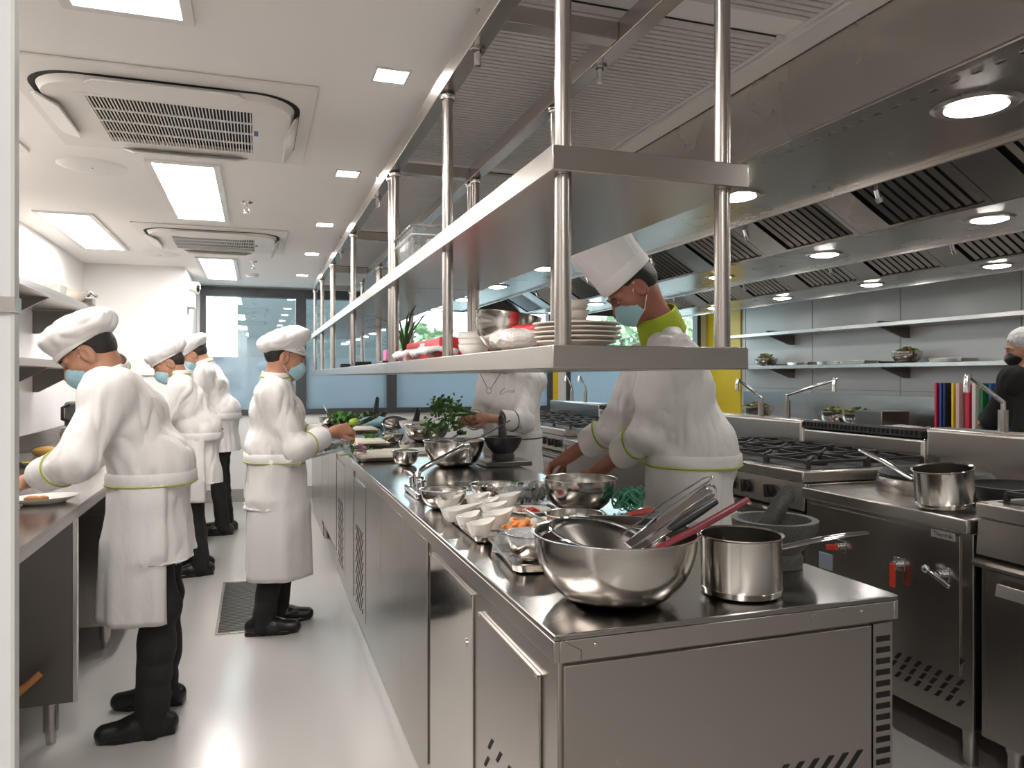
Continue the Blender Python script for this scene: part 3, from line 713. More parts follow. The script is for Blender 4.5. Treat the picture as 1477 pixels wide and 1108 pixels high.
for lab, y in (('small chrome tap on the far pale riser, nearer the yellow strip', 7.45), ('small chrome tap on the far pale riser, nearer the chef', 7.1)):
    swing_tap(lab, (3.2, y, 1.1205), (3.2, y, 1.27), (3.1, y - .1, 1.38), (3.1, y - .1, 1.33))
# back row of ranges behind the riser
t = thing('back_range_row', 'row of steel units on the far side of the cooking line', 'range', (3.79, .75, 0))
obj('body', M().box(-.51, .0, .15, .45, 7.15, .86), STEELV, t, bevel=.003)
obj('top_deck', M().box(-.51, .0, .8605, .46, 7.15, .9), STEEL, t, bevel=.005)
legs(t, [(x, y) for x in (-.4, .38) for y in (.1, 2.4, 4.8, 7.0)])

# ------------------------------------------------------------------ right wall counter, shelves
t = thing('wall_counter', 'steel counter with backsplash along the right wall', 'counter', (5.45, 2.0, 0))
obj('top_sheet', M().box(-.36, 0, .86, .335, 6.0, .9), STEELD, t, bevel=.003)
obj('backsplash', M().box(.315, 0, .9005, .335, 6.0, 1.2), STEEL, t, bevel=.002)
obj('body', M().box(-.33, .01, .15, .335, 5.99, .859), STEELV, t, bevel=.002)
legs(t, [(x, y) for x in (-.28, .28) for y in (.1, 2, 4, 5.9)])
for z, lab in ((1.842, 'upper long steel shelf on the right wall, empty'), (1.468, 'lower long steel shelf on the right wall, holding bowls and trays')):
    t = thing('wall_shelf', lab, 'shelf', (5.61, 1.9, z), 0, 'long shelves on the right wall')
    obj('shelf_board', M().box(-.19, 0, 0, .185, 6.05, .036), STEEL, t, bevel=.002)
    for y in (.5, 2.05, 3.6, 5.2):
        obj('bracket', M().prism([(-.17, -.001), (.186, -.001), (.186, -.10), (.12, -.10)], 'y', y - .012, y + .012), DARKST, t, smooth=False)
        obj('bracket_stop', M().box(-.19, y - .012, .0365, .185, y + .012, .055), DARKST, t, smooth=False)

# ------------------------------------------------------------------ left counter and shelves
LXF = -.63
t = thing('side_counter', 'steel worktop along the left wall where the white hatted cooks stand', 'counter', (-1.03, 0, 0))
def lx(a): return a + 1.03
SKY0, SKY1, SKX0, SKX1 = 3.85, 4.55, -1.30, -.86
tp = M().box(lx(-1.435), .9, .884, lx(LXF), SKY0, .9).box(lx(-1.435), SKY1, .884, lx(LXF), 7.43, .9).box(lx(-1.435), SKY0, .884, lx(SKX0), SKY1, .9).box(lx(SKX1), SKY0, .884, lx(LXF), SKY1, .9)
obj('top_sheet', tp, STEELD, t, smooth=False)
obj('apron_edge', M().box(lx(LXF) - .014, .9, .856, lx(LXF), 7.43, .8838).box(lx(-1.435), .9, .856, lx(LXF) - .0142, .914, .8838), STEEL, t, smooth=False)
obj('backsplash', M().box(lx(-1.435), .9, .9005, lx(-1.42), 7.43, 1.0), DARKST, t, smooth=False)
b = M().box(lx(SKX0), SKY0, .72, lx(SKX1), SKY1, .724).box(lx(SKX0), SKY0, .724, lx(SKX0) + .004, SKY1, .898).box(lx(SKX1) - .004, SKY0, .724, lx(SKX1), SKY1, .898).box(lx(SKX0), SKY0, .724, lx(SKX1), SKY0 + .004, .898).box(lx(SKX0), SKY1 - .004, .724, lx(SKX1), SKY1, .898)
obj('sink_bowl', b, STEEL, t, smooth=False)
obj('sink_rim', M().tube([(lx(x), y, .903) for x, y in [(p[0] + (SKX0 + SKX1) / 2, p[1] + (SKY0 + SKY1) / 2) for p in rrect((SKX1 - SKX0) / 2 + .01, (SKY1 - SKY0) / 2 + .01, .05)]], .006, 8, closed=True), MIRROR, t)
e = obj('end_panel', M().box(lx(-1.40), 3.20, .16, lx(-.655), 3.215, .855), DARKST, t, bevel=.001)
obj('edge_post', M().box(lx(-.654), 3.195, .16, lx(-.640), 3.225, .855), MIRROR, t, bevel=.001)
def cleg(x, y): obj('leg', M().cyl((lx(x), y, .05), (lx(x), y, .16), .026, n=24).cyl((lx(x), y, .0), (lx(x), y, .052), .017, .019, 24), STEEL, t)
cleg(-.735, 3.24); cleg(-1.33, 3.24); cleg(-.735, 1.0); cleg(-1.33, 1.0)
obj('inner_panel', M().box(lx(-1.40), 4.13, .16, lx(-.655), 4.145, .715), STEELV, t, smooth=False)
obj('cabinet_body', M().box(lx(-1.40), 4.15, .16, lx(-.655), 7.42, .715).box(lx(-1.40), 4.6, .715, lx(-.655), 7.42, .855), STEELV, t, smooth=False)
for k in range(5):
    d = obj('door', M().box(lx(-.654), 4.17 + k * .65, .18, lx(-.644), 4.80 + k * .65, .70 if k == 0 else .84), STEELV, t, bevel=.002)
    obj('handle', M().bar((lx(-.632), 4.72 + k * .65, .5), (lx(-.632), 4.72 + k * .65, .66), .012, .012).bar((lx(-.6435), 4.72 + k * .65, .51), (lx(-.632), 4.72 + k * .65, .51), .01, .01).bar((lx(-.6435), 4.72 + k * .65, .65), (lx(-.632), 4.72 + k * .65, .65), .01, .01), MIRROR, d)
cleg(-.735, 4.3); cleg(-.735, 5.8); cleg(-.735, 7.3); cleg(-1.33, 4.3); cleg(-1.33, 7.3)
struct('trim_7', M().box(XL, .9, 1.0, XL + .006, 7.44, 1.42).box(XL, .9, 1.48, XL + .006, 7.44, 1.82), TILE, smooth=False)
t = thing('mixer_tap', 'chrome double tap over the sink in the left counter', 'tap', (-1.34, 4.2, .9))
obj('deck', M().box(-.025, -.12, .0005, .025, .12, .025), CHROME, t, bevel=.008)
for s in (-1, 1): obj('cross_handle', M().cyl((0, s * .085, .025), (0, s * .085, .065), .012).bar((-.028, s * .085, .072), (.028, s * .085, .072), .012, .012).bar((0, s * .085 - .028, .072), (0, s * .085 + .028, .072), .012, .012), CHROME, t)
obj('spout', M().tube([(0, 0, .025), (0, 0, .10), (.02, 0, .125), (.13, 0, .135), (.15, 0, .12), (.152, 0, .10)], .011, 12), CHROME, t)
for z0, z1, lab in ((1.830, 1.872, 'upper steel shelf on the left wall, above the cook in front'), (1.435, 1.476, 'lower steel shelf on the left wall, at the cook in front')):
    t = thing('wall_shelf', lab, 'shelf', (-1.27, 1.0, z0), 0, 'steel shelves on the left wall')
    obj('shelf_board', M().box(-.168, 0, 0, .18, 4.92, z1 - z0), STEEL, t, bevel=.002)
    for y in (.3, 1.5, 2.7, 3.9, 4.85):
        obj('bracket', M().prism([(.15, -.001), (-.168, -.001), (-.168, -.16), (-.13, -.16)], 'y', y - .01, y + .01), DARKST, t, smooth=False)
# ------------------------------------------------------------------ people: smooth distance fields meshed with OpenVDB
from mathutils.bvhtree import BVHTree
class SDF:
    def __init__(s): s.p = []
    def cap(s, a, b, ra, rb=None, k=.02, flat=None, op=1):
        s.p.append(('c', Vector(a), Vector(b), ra, ra if rb is None else rb, k, flat, op)); return s
    def ell(s, c, r, k=.02, rot=None, op=1):
        s.p.append(('e', Vector(c), r, rot, 0, k, None, op)); return s
    def mesh(s, vox):
        lo = np.array([1e9] * 3); hi = -lo; boxes = []
        for q in s.p:
            if q[0] == 'c':
                r = max(q[3], q[4]); a, b = np.array(q[1]), np.array(q[2]); l, h = np.minimum(a, b) - r, np.maximum(a, b) + r
            else:
                r = max(q[2]); l, h = np.array(q[1]) - r, np.array(q[1]) + r
            boxes.append((l, h))
            if q[7] > 0: lo = np.minimum(lo, l); hi = np.maximum(hi, h)
        lo -= 4 * vox; hi += 4 * vox
        n = np.ceil((hi - lo) / vox).astype(int) + 1
        D = np.full(n, .3, np.float32)
        for q, (l, h) in zip(s.p, boxes):
            pad = q[5] + 3 * vox
            i0 = np.clip(np.floor((l - pad - lo) / vox).astype(int), 0, n); i1 = np.clip(np.ceil((h + pad - lo) / vox).astype(int) + 1, 0, n)
            if (i1 <= i0).any(): continue
            X, Y, Z = np.meshgrid(*[(lo[c] + np.arange(i0[c], i1[c]) * vox).astype(np.float32) for c in range(3)], indexing='ij')
            if q[0] == 'c':
                a, b = q[1], q[2]; d = b - a; dd = max(d.length_squared, 1e-9)
                x, y, z = X - a.x, Y - a.y, Z - a.z
                t = np.clip((x * d.x + y * d.y + z * d.z) / dd, 0, 1)
                x -= t * d.x; y -= t * d.y; z -= t * d.z
                if q[6]:
                    m, f = q[6]; m = m.normalized(); w = (x * m.x + y * m.y + z * m.z) * (1 / f - 1)
                    x += w * m.x; y += w * m.y; z += w * m.z
                dist = np.sqrt(x * x + y * y + z * z) - (q[3] + (q[4] - q[3]) * t)
                if q[6]: dist *= .8
            else:
                c, r, rot = q[1], q[2], q[3]
                x, y, z = X - c.x, Y - c.y, Z - c.z
                if rot is not None:
                    A = rot.transposed(); x, y, z = (A[0][0] * x + A[0][1] * y + A[0][2] * z, A[1][0] * x + A[1][1] * y + A[1][2] * z, A[2][0] * x + A[2][1] * y + A[2][2] * z)
                k0 = np.sqrt((x / r[0]) ** 2 + (y / r[1]) ** 2 + (z / r[2]) ** 2); k1 = np.sqrt((x / r[0] ** 2) ** 2 + (y / r[1] ** 2) ** 2 + (z / r[2] ** 2) ** 2)
                dist = k0 * (k0 - 1) / np.maximum(k1, 1e-6)
            S = D[i0[0]:i1[0], i0[1]:i1[1], i0[2]:i1[2]]; k = max(q[5], 1e-5)
            if q[7] > 0:
                hh = np.maximum(k - np.abs(S - dist), 0) / k; S[...] = np.minimum(S, dist) - hh * hh * k * .25
            else:
                dist = -dist; hh = np.maximum(k - np.abs(S - dist), 0) / k; S[...] = np.maximum(S, dist) + hh * hh * k * .25
        g = vdb.FloatGrid(.3); g.copyFromArray(D)
        P, T, Q = g.convertToPolygons(isovalue=0.0, adaptivity=0.0)
        P = P * vox + lo
        m = M(); m.v = [tuple(p) for p in P.tolist()]; m.f = [tuple(f)[::-1] for f in Q.tolist()] + [tuple(f)[::-1] for f in T.tolist()]
        return m
def wrinkle(m, amp, fr, seed=0.0, stretch=(1, 1, 1), ridge=True):
    """push the cloth in and out along its normals so that it creases"""
    P = np.array(m.v); Nn = np.zeros_like(P)
    F = [f for f in m.f if len(f) == 4]; A = np.array(F)
    if len(A):
        nn = np.cross(P[A[:, 2]] - P[A[:, 0]], P[A[:, 3]] - P[A[:, 1]])
        for c in range(4): np.add.at(Nn, A[:, c], nn)
    Nn /= np.maximum(np.linalg.norm(Nn, axis=1, keepdims=True), 1e-9)
    out = []
    for p, q in zip(m.v, Nn):
        v = Vector((p[0] * fr * stretch[0] + seed, p[1] * fr * stretch[1], p[2] * fr * stretch[2]))
        v2 = v + Vector((mnoise.noise(v * .7), mnoise.noise(v * .7 + Vector((9, 0, 0))), 0)) * .8
        h = mnoise.noise(v2)
        if ridge: h = 1 - 2.2 * abs(h)
        h += .4 * mnoise.noise(v * 2.3)
        out.append((p[0] + q[0] * h * amp, p[1] + q[1] * h * amp, p[2] + q[2] * h * amp))
    m.v = out; return m
def frame3(f, u):
    f = Vector(f).normalized(); u = Vector(u); u = (u - f * u.dot(f)).normalized(); r = f.cross(u)
    return Matrix((r, f, u)).transposed()   # columns: right, forward, up
def hand(S, w, d, n, side, curl=.5, spread=1.0, thumb=.5, sc=1.0):
    """palm, five fingers of two or three bones and a thumb; d: along the hand, n: the way the palm faces, side: +1 when the thumb is toward d x n"""
    d = Vector(d).normalized(); n = Vector(n); n = (n - d * n.dot(d)).normalized(); t = d.cross(n) * side
    L = .088 * sc
    S.cap(w - d * .01, w + d * .03 * sc, .026 * sc, .028 * sc, .02, (n, .75))
    lens = (.078, .086, .080, .062)
    for i in range(4):
        o = t * (.030 - .020 * i) * sc
        k0 = w + d * .02 * sc + o * .55; k1 = w + d * (L - abs(i - 1) * .006 * sc) + o
        S.cap(k0, k1, .014 * sc, .0115 * sc, .014)
        fd = (d + t * (.10 - .07 * i) * spread).normalized(); a = k1; ang = curl * (.75 + .12 * i); rr = .0098 * sc
        for j, fl in enumerate((.46, .31, .23)):
            dd = fd * math.cos(ang) + n * math.sin(ang); b = a + dd * lens[i] * fl * sc
            S.cap(a, b, rr, rr * .9, .004); rr *= .9; a = b; ang += curl * (1.0 if j == 0 else .7)
    b0 = w + d * .022 * sc + t * .018 * sc + n * .006; b1 = b0 + (d * .55 + t * .75 + n * .3 * thumb).normalized() * .042 * sc
    b2 = b1 + (d * .85 + t * .25 + n * .6 * thumb).normalized() * .032 * sc; b3 = b2 + (d * .9 - t * .1 * thumb + n * .6 * thumb).normalized() * .026 * sc
    S.cap(b0, b1, .016 * sc, .0125 * sc, .014); S.cap(b1, b2, .0115 * sc, .0105 * sc, .004); S.cap(b2, b3, .0105 * sc, .0085 * sc, .004)
BODIES = {}
def person(name, label, loc, J, skin=SKIN1, hat='beret', sc=1.0, apron=True, coat=CLOTH, collar=GREEN, mask=MASK, piping=True, fem=True, toque_h=.22, hem=.42, hat_tilt=0.0, seed=1.0, jhem=.22, hatm=HATC, bulk=1.0, arm_r=1.0):
    root = thing(name, label, 'person', loc)
    O = Vector(loc)
    J = {k: (Vector(v) - O if k not in ('f', 'hf', 'hu', 'hLd', 'hLn', 'hRd', 'hRn', 'fL', 'fR', 'apron', 'up', 'r') and isinstance(v, (Vector, tuple)) else v) for k, v in J.items()}
    f = Vector(J['f']).normalized(); r = f.cross(V(0, 0, 1)).normalized()
    hip, chest, neck, head = J['hip'], J['chest'], J['neck'], J['head']
    HR = frame3(J['hf'], J['hu'])
    def hp(x, y, z): return head + HR @ (Vector((x, y, z)) * sc)
    def he(S, c, rad, k, op=1): S.ell(hp(*c), [q * sc for q in rad], k, HR, op)
    # ---- skin: one continuous body
    S = SDF()
    he(S, (0, -.012, .035), (.074, .093, .088), .02); he(S, (0, .022, -.035), (.060, .070, .078), .05)
    he(S, (0, .062, -.098), (.022, .020, .018), .035)
    S.cap(hp(0, .090, .010), hp(0, .113, -.032), .006 * sc, .012 * sc, .014); S.cap(hp(-.012, .094, -.036), hp(.012, .094, -.036), .008 * sc, None, .012)
    for s in (-1, 1):
        S.cap(hp(s * .014, .087, .022), hp(s * .05, .072, .020), .008 * sc, .006 * sc, .018)
        he(S, (s * .031, .093, .002), (.016, .010, .010), .014, -1)
        S.cap(hp(s * .045, .058, -.025), hp(s * .05, .045, -.03), .018 * sc, None, .03)
        he(S, (s * .077, -.008, -.004), (.011, .025, .036), .008); he(S, (s * .087, .002, -.002), (.007, .012, .021), .006, -1)
    S.cap(hp(-.018, .082, -.064), hp(.018, .082, -.064), .008 * sc, None, .012)
    nb = neck - V(0, 0, .03)
    S.cap(hp(0, -.028, -.05), nb, .052 * sc, .056 * sc, .035)
    S.cap(nb, chest, .06, .085, .06, (f, .7)); S.cap(chest, hip, .085, .095, .06, (f, .7))
    for s in 'LR':
        sh, el, wr = J['s' + s], J['e' + s], J['w' + s]
        S.cap(nb, sh, .05, .045, .04); S.cap(sh, el, .043, .036, .02); S.cap(el, wr, .037, .025 if fem else .029, .02)
        d = Vector(J.get('h%sd' % s, wr - el)); hand(S, wr, d, Vector(J['h%sn' % s]), J.get('side' + s, 1), J.get('curl' + s, .5), 1.0, .6, (.92 if fem else 1.0))
        kn, an = J['k' + s], J['a' + s]; hj = hip + r * (-.085 if s == 'L' else .085)
        S.cap(hip, hj, .08, .075, .04); S.cap(hj, kn, .07, .05, .03); S.cap(kn, an, .05, .034, .03); S.cap(an, an + Vector(J['f' + s]).normalized() * .12 - V(0, 0, .03), .034, .025, .03)
    body = obj('body', S.mesh(.0045), skin, root, fix=False, ang=180)
    # ---- eyes and brows
    for s in (-1, 1):
        e = obj('eye', M().ell(hp(s * .031, .077, .002), 0.0115 * sc, .011 * sc, .0052 * sc, 14, 8, HR), EYEW, root)
        obj('iris', M().ell(hp(s * .030, .0845, .001), .0052 * sc, .0045 * sc, .0045 * sc, 12, 6, HR), EYED, e)
        obj('eyebrow', M().tube([hp(s * .014, .096, .024), hp(s * .032, .0925, .029), hp(s * .05, .079, .024)], [.003, .004, .002], 8), HAIR, root)
    # ---- hair
    S = SDF(); he(S, (0, -.020, .040), (.081, .094, .092), .01)
    he(S, (0, -.052, .0), (.068, .055, .045 if not fem else .055), .03)
    he(S, (0, .13, -.02), (.12, .10, .11), .01, -1); he(S, (-.095, .004, -.015), (.035, .036, .055), .01, -1); he(S, (.095, .004, -.015), (.035, .036, .055), .01, -1)
    obj('hair', S.mesh(.005), HAIR, root, fix=False, ang=180)
    # ---- mask and ear loops
    if mask:
        g = []
        for i in range(9):
            t = i / 8; z = -.004 - .108 * t; row = []
            for j in range(25):
                a = R(-82 + 164 * j / 24); bul = math.cos(a) ** 2
                yc = (.030, .034, .038, .040, .040, .038, .033, .026, .016)[i]; rx = (.062, .068, .071, .071, .070, .067, .063, .057, .050)[i]
                yf = (.074, .083, .091, .094, .093, .089, .083, .076, .068)[i] + .010 * (i % 2) * .25
                zz = z - (1 - bul) * (.012 if i == 0 else 0) + (1 - bul) * t * .03
                row.append(hp(rx * math.sin(a), yc * .4 + yf * math.cos(a) + .012, zz))
            g.append(row)
        mk = obj('face_mask', M().surf(g), mask, root, solid=.0025, sub=1, ang=180)
        for s in (-1, 1):
            obj('ear_loop', M().tube([hp(s * .062, .036, -.018), hp(s * .074, .018, .008), hp(s * .080, .002, .028), hp(s * .080, -.014, .024), hp(s * .078, -.022, -.004), hp(s * .076, -.012, -.036), hp(s * .069, .008, -.055), hp(s * .055, .032, -.080)], .0016, 6), STRAP, mk)
    # ---- hat
    if hat == 'beret':
        S = SDF(); up = HR @ V(0, 0, 1)
        RT = HR @ Matrix.Rotation(hat_tilt, 3, 'X')
        he(S, (0, -.004, .062), (.086, .106, .030), .02)
        S.ell(hp(0, -.030, .100), (.128 * sc, .150 * sc, .060 * sc), .035, RT)
        S.ell(hp(0, -.030, .085), (.118 * sc, .140 * sc, .060 * sc), .03, RT)
        hm = wrinkle(S.mesh(.006), .006, 13, seed, (1, 1, 1)); h = obj('chef_hat', hm, hatm, root, fix=False, ang=180)
        bd = [hp(.0875 * math.sin(a), -.004 + .1085 * math.cos(a), .047) for a in [2 * PI * j / 36 for j in range(36)]]
        obj('hat_band', M().tube(bd, .012 * sc, 8, closed=True, flat=.35, up=HR @ V(0, 0, 1)), hatm, h)
        obj('band_mark', M().tube([hp(.0925 * math.sin(a), -.004 + .1135 * math.cos(a), .052 + .004 * math.sin(a * 40)) for a in [R(35 + 3 * j) for j in range(12)]], .0012, 5), INK, h)
    elif hat == 'toque':
        HT = M(); n = 96; hh = toque_h; g = []
        for z, k in ((.045, 1.0), (.05, 1.0), (.13, 1.03), (.05 + hh * .75, 1.13), (.05 + hh, 1.19), (.055 + hh, 1.17), (.05 + hh * .9, .9)):
            g.append([hp((.088 * k + (.0022 if z > .06 and j % 4 < 2 else 0)) * math.cos(2 * PI * j / n), -.012 - .04 * (z - .05) + (.108 * k + (.0022 if z > .06 and j % 4 < 2 else 0)) * math.sin(2 * PI * j / n), z) for j in range(n)] )
        for row in g: row.append(row[0])
        h = obj('chef_hat', HT.surf(g), hatm, root, solid=.002, ang=60)
        obj('hat_band', M().tube([hp(.091 * math.sin(a), -.012 + .111 * math.cos(a), .072) for a in [2 * PI * j / 40 for j in range(40)]], .026, 8, closed=True, flat=.12, up=HR @ V(0, 0, 1)), hatm, h)
    elif hat == 'net':
        S = SDF(); he(S, (0, -.025, .045), (.090, .110, .10), .01); he(S, (0, -.07, .01), (.085, .065, .08), .03); he(S, (0, .14, -.02), (.12, .10, .115), .01, -1)
        obj('hair_net', wrinkle(S.mesh(.006), .004, 22, seed), NETH, root, fix=False, ang=180)
    # ---- jacket
    S = SDF(); wd = .85 if fem else 1.0; up = V(0, 0, 1)
    ax = (neck - hip).normalized()
    top = neck - ax * (.05 if collar is LIME else .07)
    B = bulk
    for k in (-1, 1):
        S.cap(hip + up * .06 + r * .055 * k, chest + r * .085 * wd * k - f * .01, .125 * B, .120 * B, .06, (f, 1.0))
        S.cap(chest + r * .085 * wd * k - f * .01, top + r * .04 * k - ax * .04, .118 * B, .06, .06)
    S.cap(hip + up * .13 - f * .03 - r * .06, hip + up * .13 - f * .03 + r * .06, .128 * B, None, .06)
    S.cap(top - ax * .05, top, .085, .060, .05)
    S.cap(hip + up * .02 - r * .06, hip + up * .02 + r * .06, .122, None, .06)
    hc = hip - up * (jhem - .02) - f * .03
    for k in (-1, 1): S.cap(hip + r * .055 * k + up * .05, hc + r * .075 * k - up * .10, .120 * B, .150 * B, .04)
    if fem: S.cap(chest + f * .055 - r * .07 - up * .03, chest + f * .055 + r * .07 - up * .03, .06, None, .05)
    cuffs = []
    for s in 'LR':
        sh, el, wr = J['s' + s], J['e' + s], J['w' + s]; cu = J.get('cuff' + s, .62)
        ce = el + (wr - el) * cu
        S.cap(top, sh, .060, .072 * arm_r, .06); S.cap(chest, sh, .09, .075, .07); S.cap(sh, el, .078 * arm_r, .068 * arm_r, .04); S.cap(el, ce, .068 * arm_r, .055, .03)
        cuffs.append((el, wr, ce))
    # flatten the hem: cut below it
    S.ell(hc - up * 4.0, (4, 4, 4), .006, None, -1)
    for el, wr, ce in cuffs:
        d = (wr - el).normalized(); S.cap(ce + d * .012, ce + d * .10, .075, .075, .006, None, -1)
    jm = wrinkle(wrinkle(S.mesh(.006), .0095, 6.5, seed, (1, 1, .5)), .0065, 14, seed + 5, (1, .9, .4))
    jk = obj('chef_jacket' if coat is CLOTH else 'jersey', jm, coat, root, fix=False, ang=180)
    # collar
    ca = (hp(0, -.03, -.06) - nb).normalized(); big = collar is LIME; cr = (.078 if big else .070) * sc
    cx = ca.cross(f).normalized(); cy = cx.cross(ca)
    if coat is CLOTH:
        g = []
        for i, (q, z) in enumerate(((1.22, -.05), (1.12, .0), (1.06, .05), (.98, .052)) if big else ((1.24, -.045), (1.14, .0), (1.08, .038), (1.0, .040))):
            g.append([nb + ca * (z + .015) + (cx * math.sin(a) + (-cy if cy.dot(f) < 0 else cy) * math.cos(a)) * cr * q for a in [R(25 + 310 * j / 30) for j in range(31)]])
        g[1] = [p + ca * .012 for p in g[1]]
        c = obj('collar', M().surf(g), LIME if collar is LIME else coat, root, solid=.006, sub=1, ang=180)
        if collar is LIME: plab(c, 'lime green collar')
        else: obj('collar_piping', M().tube([p + (p - nb).normalized() * .004 for p in g[1]], .0042, 6), collar, c)
        for (el, wr, ce) in cuffs:
            d = (wr - el).normalized()
            rot = d.to_track_quat('Z', 'Y').to_matrix().to_4x4()
            k = .075
            cm = M().lathe([(.055, -.05), (.066, -.052), (.064, .03), (.060, .042), (.055, .040), (.052, -.02)], n=36, wob=lambda a, i: .006 * math.sin(2 * a + seed)).xf(Matrix.Translation(ce) @ rot)
            q = obj('cuff', wrinkle(cm, .002, 14, seed), coat, root)
            if piping: obj('cuff_piping', M().tube([ce + (rot.to_3x3() @ V(.0675 * math.cos(a), .0675 * math.sin(a), -.05 + .006 * math.sin(2 * a + seed))) for a in [2 * PI * j / 30 for j in range(30)]], .0038, 6, closed=True), collar, q)
    # ---- trousers
    S = SDF(); S.cap(hip - r * .06, hip + r * .06, .10, None, .05, (f, .9))
    for s in 'LR':
        kn, an = J['k' + s], J['a' + s]; hj = hip + r * (-.085 if s == 'L' else .085)
        S.cap(hip, hj, .095, .088, .05); S.cap(hj, kn, .088, .070, .03); S.cap(kn, an - V(0, 0, .02), .070, .066, .03)
    obj('trousers', wrinkle(S.mesh(.008), .008, 8, seed + 3, (1, 1, .9)), TROUS, root, fix=False, ang=180)
    # ---- shoes
    for s in 'LR':
        an = J['a' + s]; d = Vector(J['f' + s]); d.z = 0; d.normalize(); gz = -O.z
        S = SDF(); b = Vector((an.x, an.y, gz))
        S.cap(b - d * .055 + up * .042, b + d * .06 + up * .042, .042, .045, .02); S.cap(b + d * .06 + up * .036, b + d * .16 + up * .034, .043, .036, .03)
        S.cap(b + up * .04, b + up * .10, .048, .052, .03)
        S.ell(b - up * 3, (3, 3, 3), .004, None, -1)
        sm = S.mesh(.005)
        so = obj('shoe', sm, SHOE, root, fix=False, ang=180)
        rr = d.cross(up)
        out = [b + d * (-.10 + .0) + rr * .03, b + d * -.09 - rr * .036, b + d * .04 - rr * .046, b + d * .13 - rr * .044, b + d * .19 - rr * .02, b + d * .195 + rr * .015, b + d * .13 + rr * .046, b + d * .04 + rr * .046, b - d * .09 + rr * .036]
        obj('sole', M().prism([(b.x + (p.x - b.x) * .93, b.y + (p.y - b.y) * .93) for p in out], 'z', gz + .001, gz + .024), SHOE, so, bevel=.006)
    # ---- apron
    if apron:
        zt = hip + up * .085; zb = gz_h = Vector((hip.x, hip.y, -O.z + hem)); g = []
        feet = (J['aL'] + J['aR']) / 2
        A0, A1 = J.get('apron', (-125, 125))
        n = 44
        bv = BVHTree.FromPolygons([v.co for v in jk.data.vertices], [tuple(p.vertices) for p in jk.data.polygons])
        def waist(c, a):
            d = r * math.sin(a) + f * math.cos(a); h = bv.ray_cast(c + d * .04, d, .6)
            return min((h[0] - c).length, .27) if h[0] is not None else .0
        for i in range(26):
            t = i / 25; c = zt.lerp(Vector((feet.x * .6 + hip.x * .4, feet.y * .6 + hip.y * .4, zb.z)) + f * .02, t)
            rw, rd = (.205 - .01 * t) * max(1, B * .97) + .02 * math.sin(PI * t * .8), (.168 + .015 * t) * max(1, B * .97)
            row = []
            for j in range(n + 1):
                a = R(A0 + (A1 - A0) * j / n); w = 1 + .035 * t * math.sin(a * 7 + seed * 2) + .02 * t * math.sin(a * 13 + seed)
                e = (r * math.sin(a) * rw + f * math.cos(a) * rd) * w; e2 = e.length; wr_ = waist(c, a) + .007 + .010 * min(1, t * 6)
                q = min(1, t / .45); L_ = max(wr_ if wr_ > .1 else 0, e2 * q + (wr_ if wr_ > .1 else e2) * (1 - q)) if t < .45 else max(e2, wr_ if t < .85 else 0)
                row.append(c + e.normalized() * L_)
            g.append(row)
        ap = obj('apron', M().surf(g), coat, root, solid=.004, ang=180)
        wl = [waist(zt, 2 * PI * j / 48) for j in range(48)]
        wl = [(wl[j - 1] + wl[j] * 2 + wl[(j + 1) % 48]) / 4 + .007 for j in range(48)]
        wb = [zt + (r * math.sin(2 * PI * j / 48) + f * math.cos(2 * PI * j / 48)) * wl[j] for j in range(48)]
        obj('apron_band', M().tube(wb, .028, 10, closed=True, flat=.22, up=up), coat, ap)
        if piping: obj('band_piping', M().tube([p + (p - zt).normalized() * .005 - up * .02 for p in wb], .004, 6, closed=True), collar, ap)
        kp = J.get('knot')
        if kp is not None:
            for q, s in ((.0, 1), (.03, -1)):
                obj('apron_string', M().tube([kp, kp + r * .02 * s + V(0, 0, -.07), kp + r * .035 * s + V(0, 0, -.17 - q)], [.012, .018, .022], 8, flat=.25), coat, ap)
    root['_j'] = 0; del root['_j']
    BODIES[root.name] = (jk, r, f, O)
    return root
def pose(hip, f, lean=.0, htot=1.0, sw=.17, foot=.11, footL=0.0, footR=0.0):
    """a standing frame: hip point, facing, lean forward (rad)"""
    hip = Vector(hip); f = Vector(f).normalized(); r = f.cross(V(0, 0, 1)).normalized(); up = (V(0, 0, 1) * math.cos(lean) + f * math.sin(lean)).normalized()
    J = dict(f=f, hip=hip, chest=hip + up * .35 * htot, neck=hip + up * .56 * htot)
    for s, k in (('L', -1), ('R', 1)):
        J['s' + s] = hip + up * .465 * htot + r * sw * k
        J['a' + s] = Vector((hip.x, hip.y, .07)) + r * foot * k + f * (footL if s == 'L' else footR) - f * .03
        J['k' + s] = (hip + r * .09 * k) * .5 + J['a' + s] * .5 + f * .03
        J['f' + s] = f + r * .12 * k
    J['up'] = up; J['r'] = r
    return J

from mathutils.bvhtree import BVHTree
def drape(root, pts, frm, lift=.002):
    """lay a line of points (world) on the jacket, seen from the direction frm"""
    jk, r, f, O = BODIES[root.name]
    bv = BVHTree.FromPolygons([v.co for v in jk.data.vertices], [tuple(p.vertices) for p in jk.data.polygons])
    out = []; frm = Vector(frm).normalized()
    for p in pts:
        p = Vector(p) - O
        h = bv.ray_cast(p + frm * .6, -frm, 1.2)
        if h[0] is not None: out.append(h[0] + h[1] * lift)
    return out
def line(a, b, n=24, wav=None):
    a, b = Vector(a), Vector(b); return [a.lerp(b, k / (n - 1)) + (wav(k / (n - 1)) if wav else Vector()) for k in range(n)]
def stitch(root, name, pts, frm, rad, material):
    q = drape(root, pts, frm)
    if len(q) > 2: return obj(name, M().tube(q, rad, 6), material, root)
